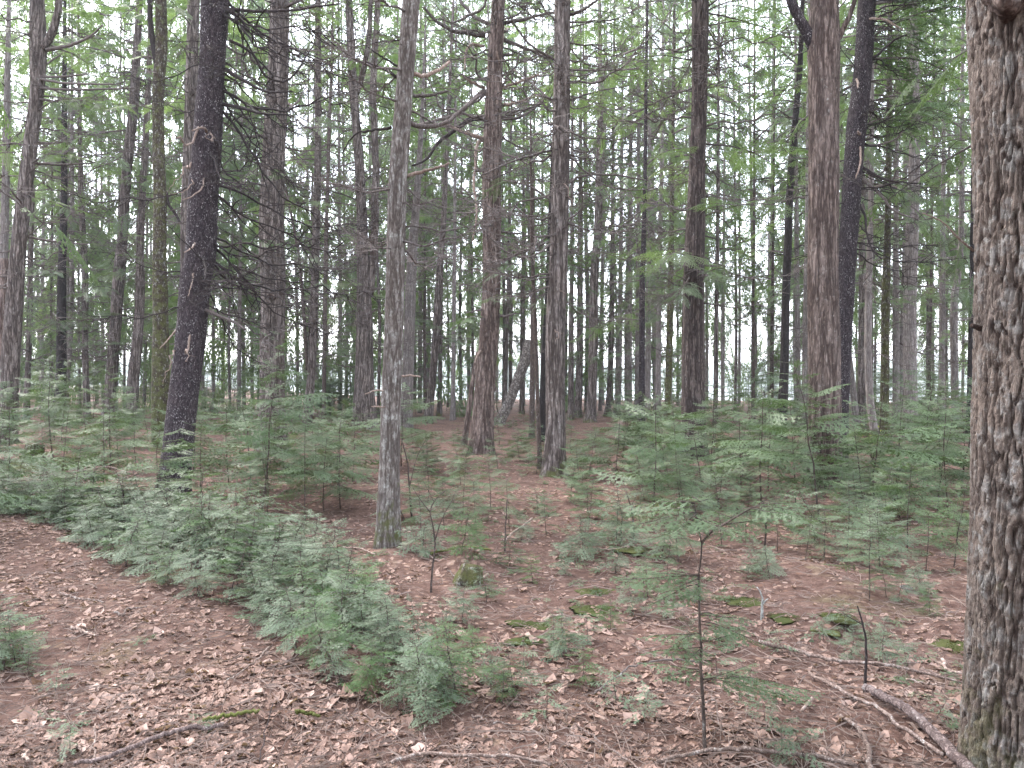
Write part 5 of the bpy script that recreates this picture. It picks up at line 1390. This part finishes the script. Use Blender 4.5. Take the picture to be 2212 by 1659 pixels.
gxn = (ground_h(S[:, 0] + e_, S[:, 1]) - gz) / e_; gyn = (ground_h(S[:, 0], S[:, 1] + e_) - gz) / e_
size = np.clip(lg.lognormal(math.log(.031), .42, len(S)), .016, .095)
yaw = lg.uniform(0, 6.28, len(S)); tx = lg.normal(0, .28, len(S)); ty = lg.normal(0, .28, len(S))
show = size / S[:, 1]
show[(np.abs(S[:, 0] / S[:, 1]) > .63) | (S[:, 1] < 3.3)] = 0
order = np.argsort(-show)
top = set(order[:300].tolist())
for i in order[:300]:
    o = bpy.data.objects.new('leaf', LEAFM[int(i) % 14]); col.objects.link(o); o.parent = ground
    o.location = (S[i, 0], S[i, 1], gz[i] + .004); o.rotation_euler = (tx[i] + math.atan(gyn[i]), ty[i] - math.atan(gxn[i]), yaw[i]); o.scale = (size[i],) * 3
rest = np.array([i for i in range(len(S)) if i not in top])
acc = Acc()
for k in range(14):
    idx = rest[rest % 14 == k]
    V, F = LEAVES[k]
    m = len(idx)
    c, s = np.cos(yaw[idx]), np.sin(yaw[idx])
    v = V[None] * size[idx][:, None, None]
    x = v[..., 0] * c[:, None] - v[..., 1] * s[:, None]; y = v[..., 0] * s[:, None] + v[..., 1] * c[:, None]
    z = v[..., 2] + x * (gxn[idx] + ty[idx] * .6)[:, None] + y * (gyn[idx] + tx[idx] * .6)[:, None]
    W_ = np.stack([x + S[idx, 0][:, None], y + S[idx, 1][:, None], z + gz[idx][:, None] + .004], -1).reshape(-1, 3)
    FF = (F[None] + (np.arange(m) * len(V))[:, None, None]).reshape(-1, 3)
    acc.add(W_, FF, 0, False)
o = link('leaf_litter', acc.mesh('leaf_litter', [M['dead_leaf']]), ground)
o['kind'] = 'stuff'
# twig litter: fine dead twigs and needles lying everywhere
K = 34000
d = 2.9 + 17 * lg.random(K) ** 2.0; x = lg.uniform(-.8, .85, K) * d
ln = lg.exponential(.05, K) + .02; ln = np.minimum(ln, .45); az = lg.uniform(0, 6.28, K); w = lg.uniform(.0008, .0022, K) * (1 + ln * 3)
p0 = np.stack([x - np.cos(az) * ln / 2, d - np.sin(az) * ln / 2], 1); p1 = np.stack([x + np.cos(az) * ln / 2, d + np.sin(az) * ln / 2], 1)
pm = (p0 + p1) / 2 + np.stack([-np.sin(az), np.cos(az)], 1) * (lg.normal(0, .08, K) * ln)[:, None]
rowsV = []
nrm = np.stack([-np.sin(az), np.cos(az)], 1)
for p, wk, up in ((p0, .6, 0), (pm, 1.0, 1), (p1, .4, 0)):
    z = ground_h(p[:, 0], p[:, 1]) + .008 + lg.exponential(.010, K)
    rowsV.append(np.stack([np.concatenate([p - nrm * (w * wk)[:, None], z[:, None]], 1), np.concatenate([p + nrm * (w * wk)[:, None], z[:, None]], 1), np.concatenate([p, (z + 2 * w * wk)[:, None]], 1)], 1))
Vt = np.stack(rowsV, 1).reshape(K, 9, 3)
F1 = []
for a in (0, 3):
    for i, j in ((1, 2), (2, 0)):
        F1 += [(a + i, a + j, a + 3 + j), (a + i, a + 3 + j, a + 3 + i)]
F1 = np.array(F1)
o = link('twig_litter', np_mesh('twig_litter', Vt.reshape(-1, 3), (F1[None] + (np.arange(K) * 9)[:, None, None]).reshape(-1, 3), M['litter_twig']), ground)
o['kind'] = 'stuff'
# countless little green sprigs creeping over the floor
acc = Acc()
sg = np.random.default_rng(23)
cnt = 0
while cnt < 700:
    d = 3.6 + 20 * sg.random() ** 1.2; px = sg.uniform(-20, 2120); py = CY + 2725 / d
    if px < 1010 and py > interp(FRONT, px) and sg.random() < .93: continue
    x = (px - CX) / FPX * d
    if vnoise(np.array([[x * .8, d * .8, 4.]]), 7)[0] < .45: continue
    tp = FR_MID[0] if d > 9 else FR_HI[0]
    z = float(ground_h(x, d)[0])
    for q in range(int(sg.integers(2, 5))):
        put(acc, tp, rot_xyz(sg.uniform(0, 6.28), sg.normal(.25, .15), sg.normal(0, .2)), sg.uniform(.45, .9) * (.6 if d > 9 else 1), np.array([x, d, z + .015]), 0)
    cnt += 1
o = link('ground_cover', acc.mesh('ground_cover', [M['young']]), None)
tag(o, 'scattered tiny green sprigs creeping over the forest floor', 'ground cover', kind='stuff')
# young leaves opening on a bush between the right-hand trunks
b = gpd(1885, 17.0); t = empty('budding_shrub', b); sg = random.Random(5)
acc = Acc()
for k in range(9):
    a = sg.uniform(0, 6.28); hh = sg.uniform(.5, .95); rr = sg.uniform(.1, .8)
    P = np.array([(0, 0, -.05), (math.cos(a) * rr * .3, math.sin(a) * rr * .3, hh * .5), (math.cos(a) * rr, math.sin(a) * rr, hh)])
    limb(t, P, .007, .002, M['thin'], n=8, seg=4, name='stem', seed=k, wob=.01)
    for q in range(9):
        u = sg.uniform(.4, 1); p = P[1] + (P[2] - P[1]) * (u * 2 - 1) if u > .5 else P[1] * (u * 2)
        V, F = LEAVES[sg.randrange(14)]
        acc.add((V * sg.uniform(.03, .06)) @ rot_xyz(sg.uniform(0, 6), sg.uniform(-.5, .9)).T + p + np.array([sg.gauss(0, .05), sg.gauss(0, .05), .0]), F, 0)
link('foliage', acc.mesh('foliage', [M['spring']]), t)
tag(t, 'small shrub with bright yellow-green new leaves between the right-hand trunks', 'shrub')

# ------------------------------------------------------------------ labels for the saplings: size, nearest trunk, order
bpy.context.view_layer.update()
LM = [T for T in TREES if T['short']]
def size_word(h):
    for lim, wd in ((.2, 'tiny'), (.38, 'ankle-high'), (.6, 'knee-high'), (.95, 'thigh-high'), (1.35, 'waist-high'), (1.8, 'chest-high'), (9, 'head-high')):
        if h < lim: return wd
buckets = {}
for s in SAPS:
    px, py = to_px(s['p']); d = s['p'].y
    kind = 'hemlock sapling' if s['h'] > .6 else 'hemlock seedling'
    inth = any((s['p'] - q).length < 1e-4 for q in THICK)
    if inth:
        seg_ = 'left end' if px < 200 else 'left half' if px < 380 else 'middle' if px < 560 else 'right half' if px < 760 else 'right end'
        f = (py - interp(BACK, px)) / (interp(FRONT, px) - interp(BACK, px) + 1e-6)
        where = ('at the front' if f > .66 else 'in the core' if f > .33 else 'at the back') + ' of the low thicket, ' + seg_
        grp = 'seedlings in the low thicket'
    else:
        T = min(LM, key=lambda T: abs(T['px'] - px) / 60 + abs(math.log(T['d'] / d)) * 1.2)
        if d > T['d'] * 1.12: rel = 'behind'
        elif d < T['d'] * .88: rel = 'in front of'
        else: rel = 'left of' if px < T['px'] else 'right of'
        where = f"{rel} the {T['short']}"
        grp = 'hemlock understory'
    s['key'] = f"{size_word(s['h'])} {kind} {where}"; s['px'] = px; s['grp'] = grp
    buckets.setdefault(s['key'], []).append(s)
MAJ = sorted([T for T in LM if T['seg'] >= 24 or T['short'] == 'slim black trunk'], key=lambda T: T['px'])
ORD = ['leftmost', 'second from left', 'third from left', 'fourth from left', 'fifth from left', 'sixth from left', 'seventh from left', 'eighth from left', 'ninth from left', 'tenth from left', 'eleventh from left', 'twelfth from left', 'thirteenth from left', 'fourteenth from left', 'fifteenth from left', 'sixteenth from left', 'seventeenth from left', 'eighteenth from left', 'nineteenth from left', 'twentieth from left']
for key, lst in buckets.items():
    lst.sort(key=lambda s: s['px'])
    for k, s in enumerate(lst):
        lab = key
        if len(lst) == 2: lab += (', left one', ', right one')[k]
        elif len(lst) > 2: lab += ', ' + ('rightmost' if k == len(lst) - 1 else ORD[min(k, 19)])
        tag(s['o'], lab, 'sapling' if s['h'] > .6 else 'seedling', s['grp'])

fb = {}
for t, px, d, kind in FAR:
    L_ = [T for T in MAJ if T['px'] <= px]; R_ = [T for T in MAJ if T['px'] > px]
    if not L_: k_ = f"{kind} left of the {R_[0]['short']}"
    elif not R_: k_ = f"{kind} right of the {L_[-1]['short']}"
    else: k_ = f"{kind} between the {L_[-1]['short']} and {R_[0]['short']}"
    fb.setdefault(k_, []).append((px, t))
for k_, lst in fb.items():
    lst.sort(key=lambda a: a[0])
    for q, (px, t) in enumerate(lst):
        tag(t, k_ + ('' if len(lst) == 1 else ', ' + ('rightmost' if q == len(lst) - 1 else ORD[min(q, 19)])), 'tree', 'far trees in the background wood')

# ------------------------------------------------------------------ humid air between the trunks
hv = new_mat('haze_air')
hm, hn, hl, hb, ho = hv
hn.remove(hb)
pv = hn.new('ShaderNodeVolumePrincipled')
pv.inputs['Color'].default_value = (0.9, 0.93, 1.0, 1)
pv.inputs['Density'].default_value = 0.0005
hl.new(pv.outputs[0], ho.inputs['Volume'])
x0, x1, y0, y1, z0, z1 = -1300, 1300, -80, 2100, -4.0, 44.0
hvv = np.array([[x, y, z] for z in (z0, z1) for y in (y0, y1) for x in (x0, x1)])
hf = np.array([[0, 2, 3, 1], [4, 5, 7, 6], [0, 1, 5, 4], [2, 6, 7, 3], [0, 4, 6, 2], [1, 3, 7, 5]])
o = link('haze', np_mesh('haze', hvv, hf, hm))
tag(o, 'thin pale haze filling the forest air', 'haze', kind='stuff')
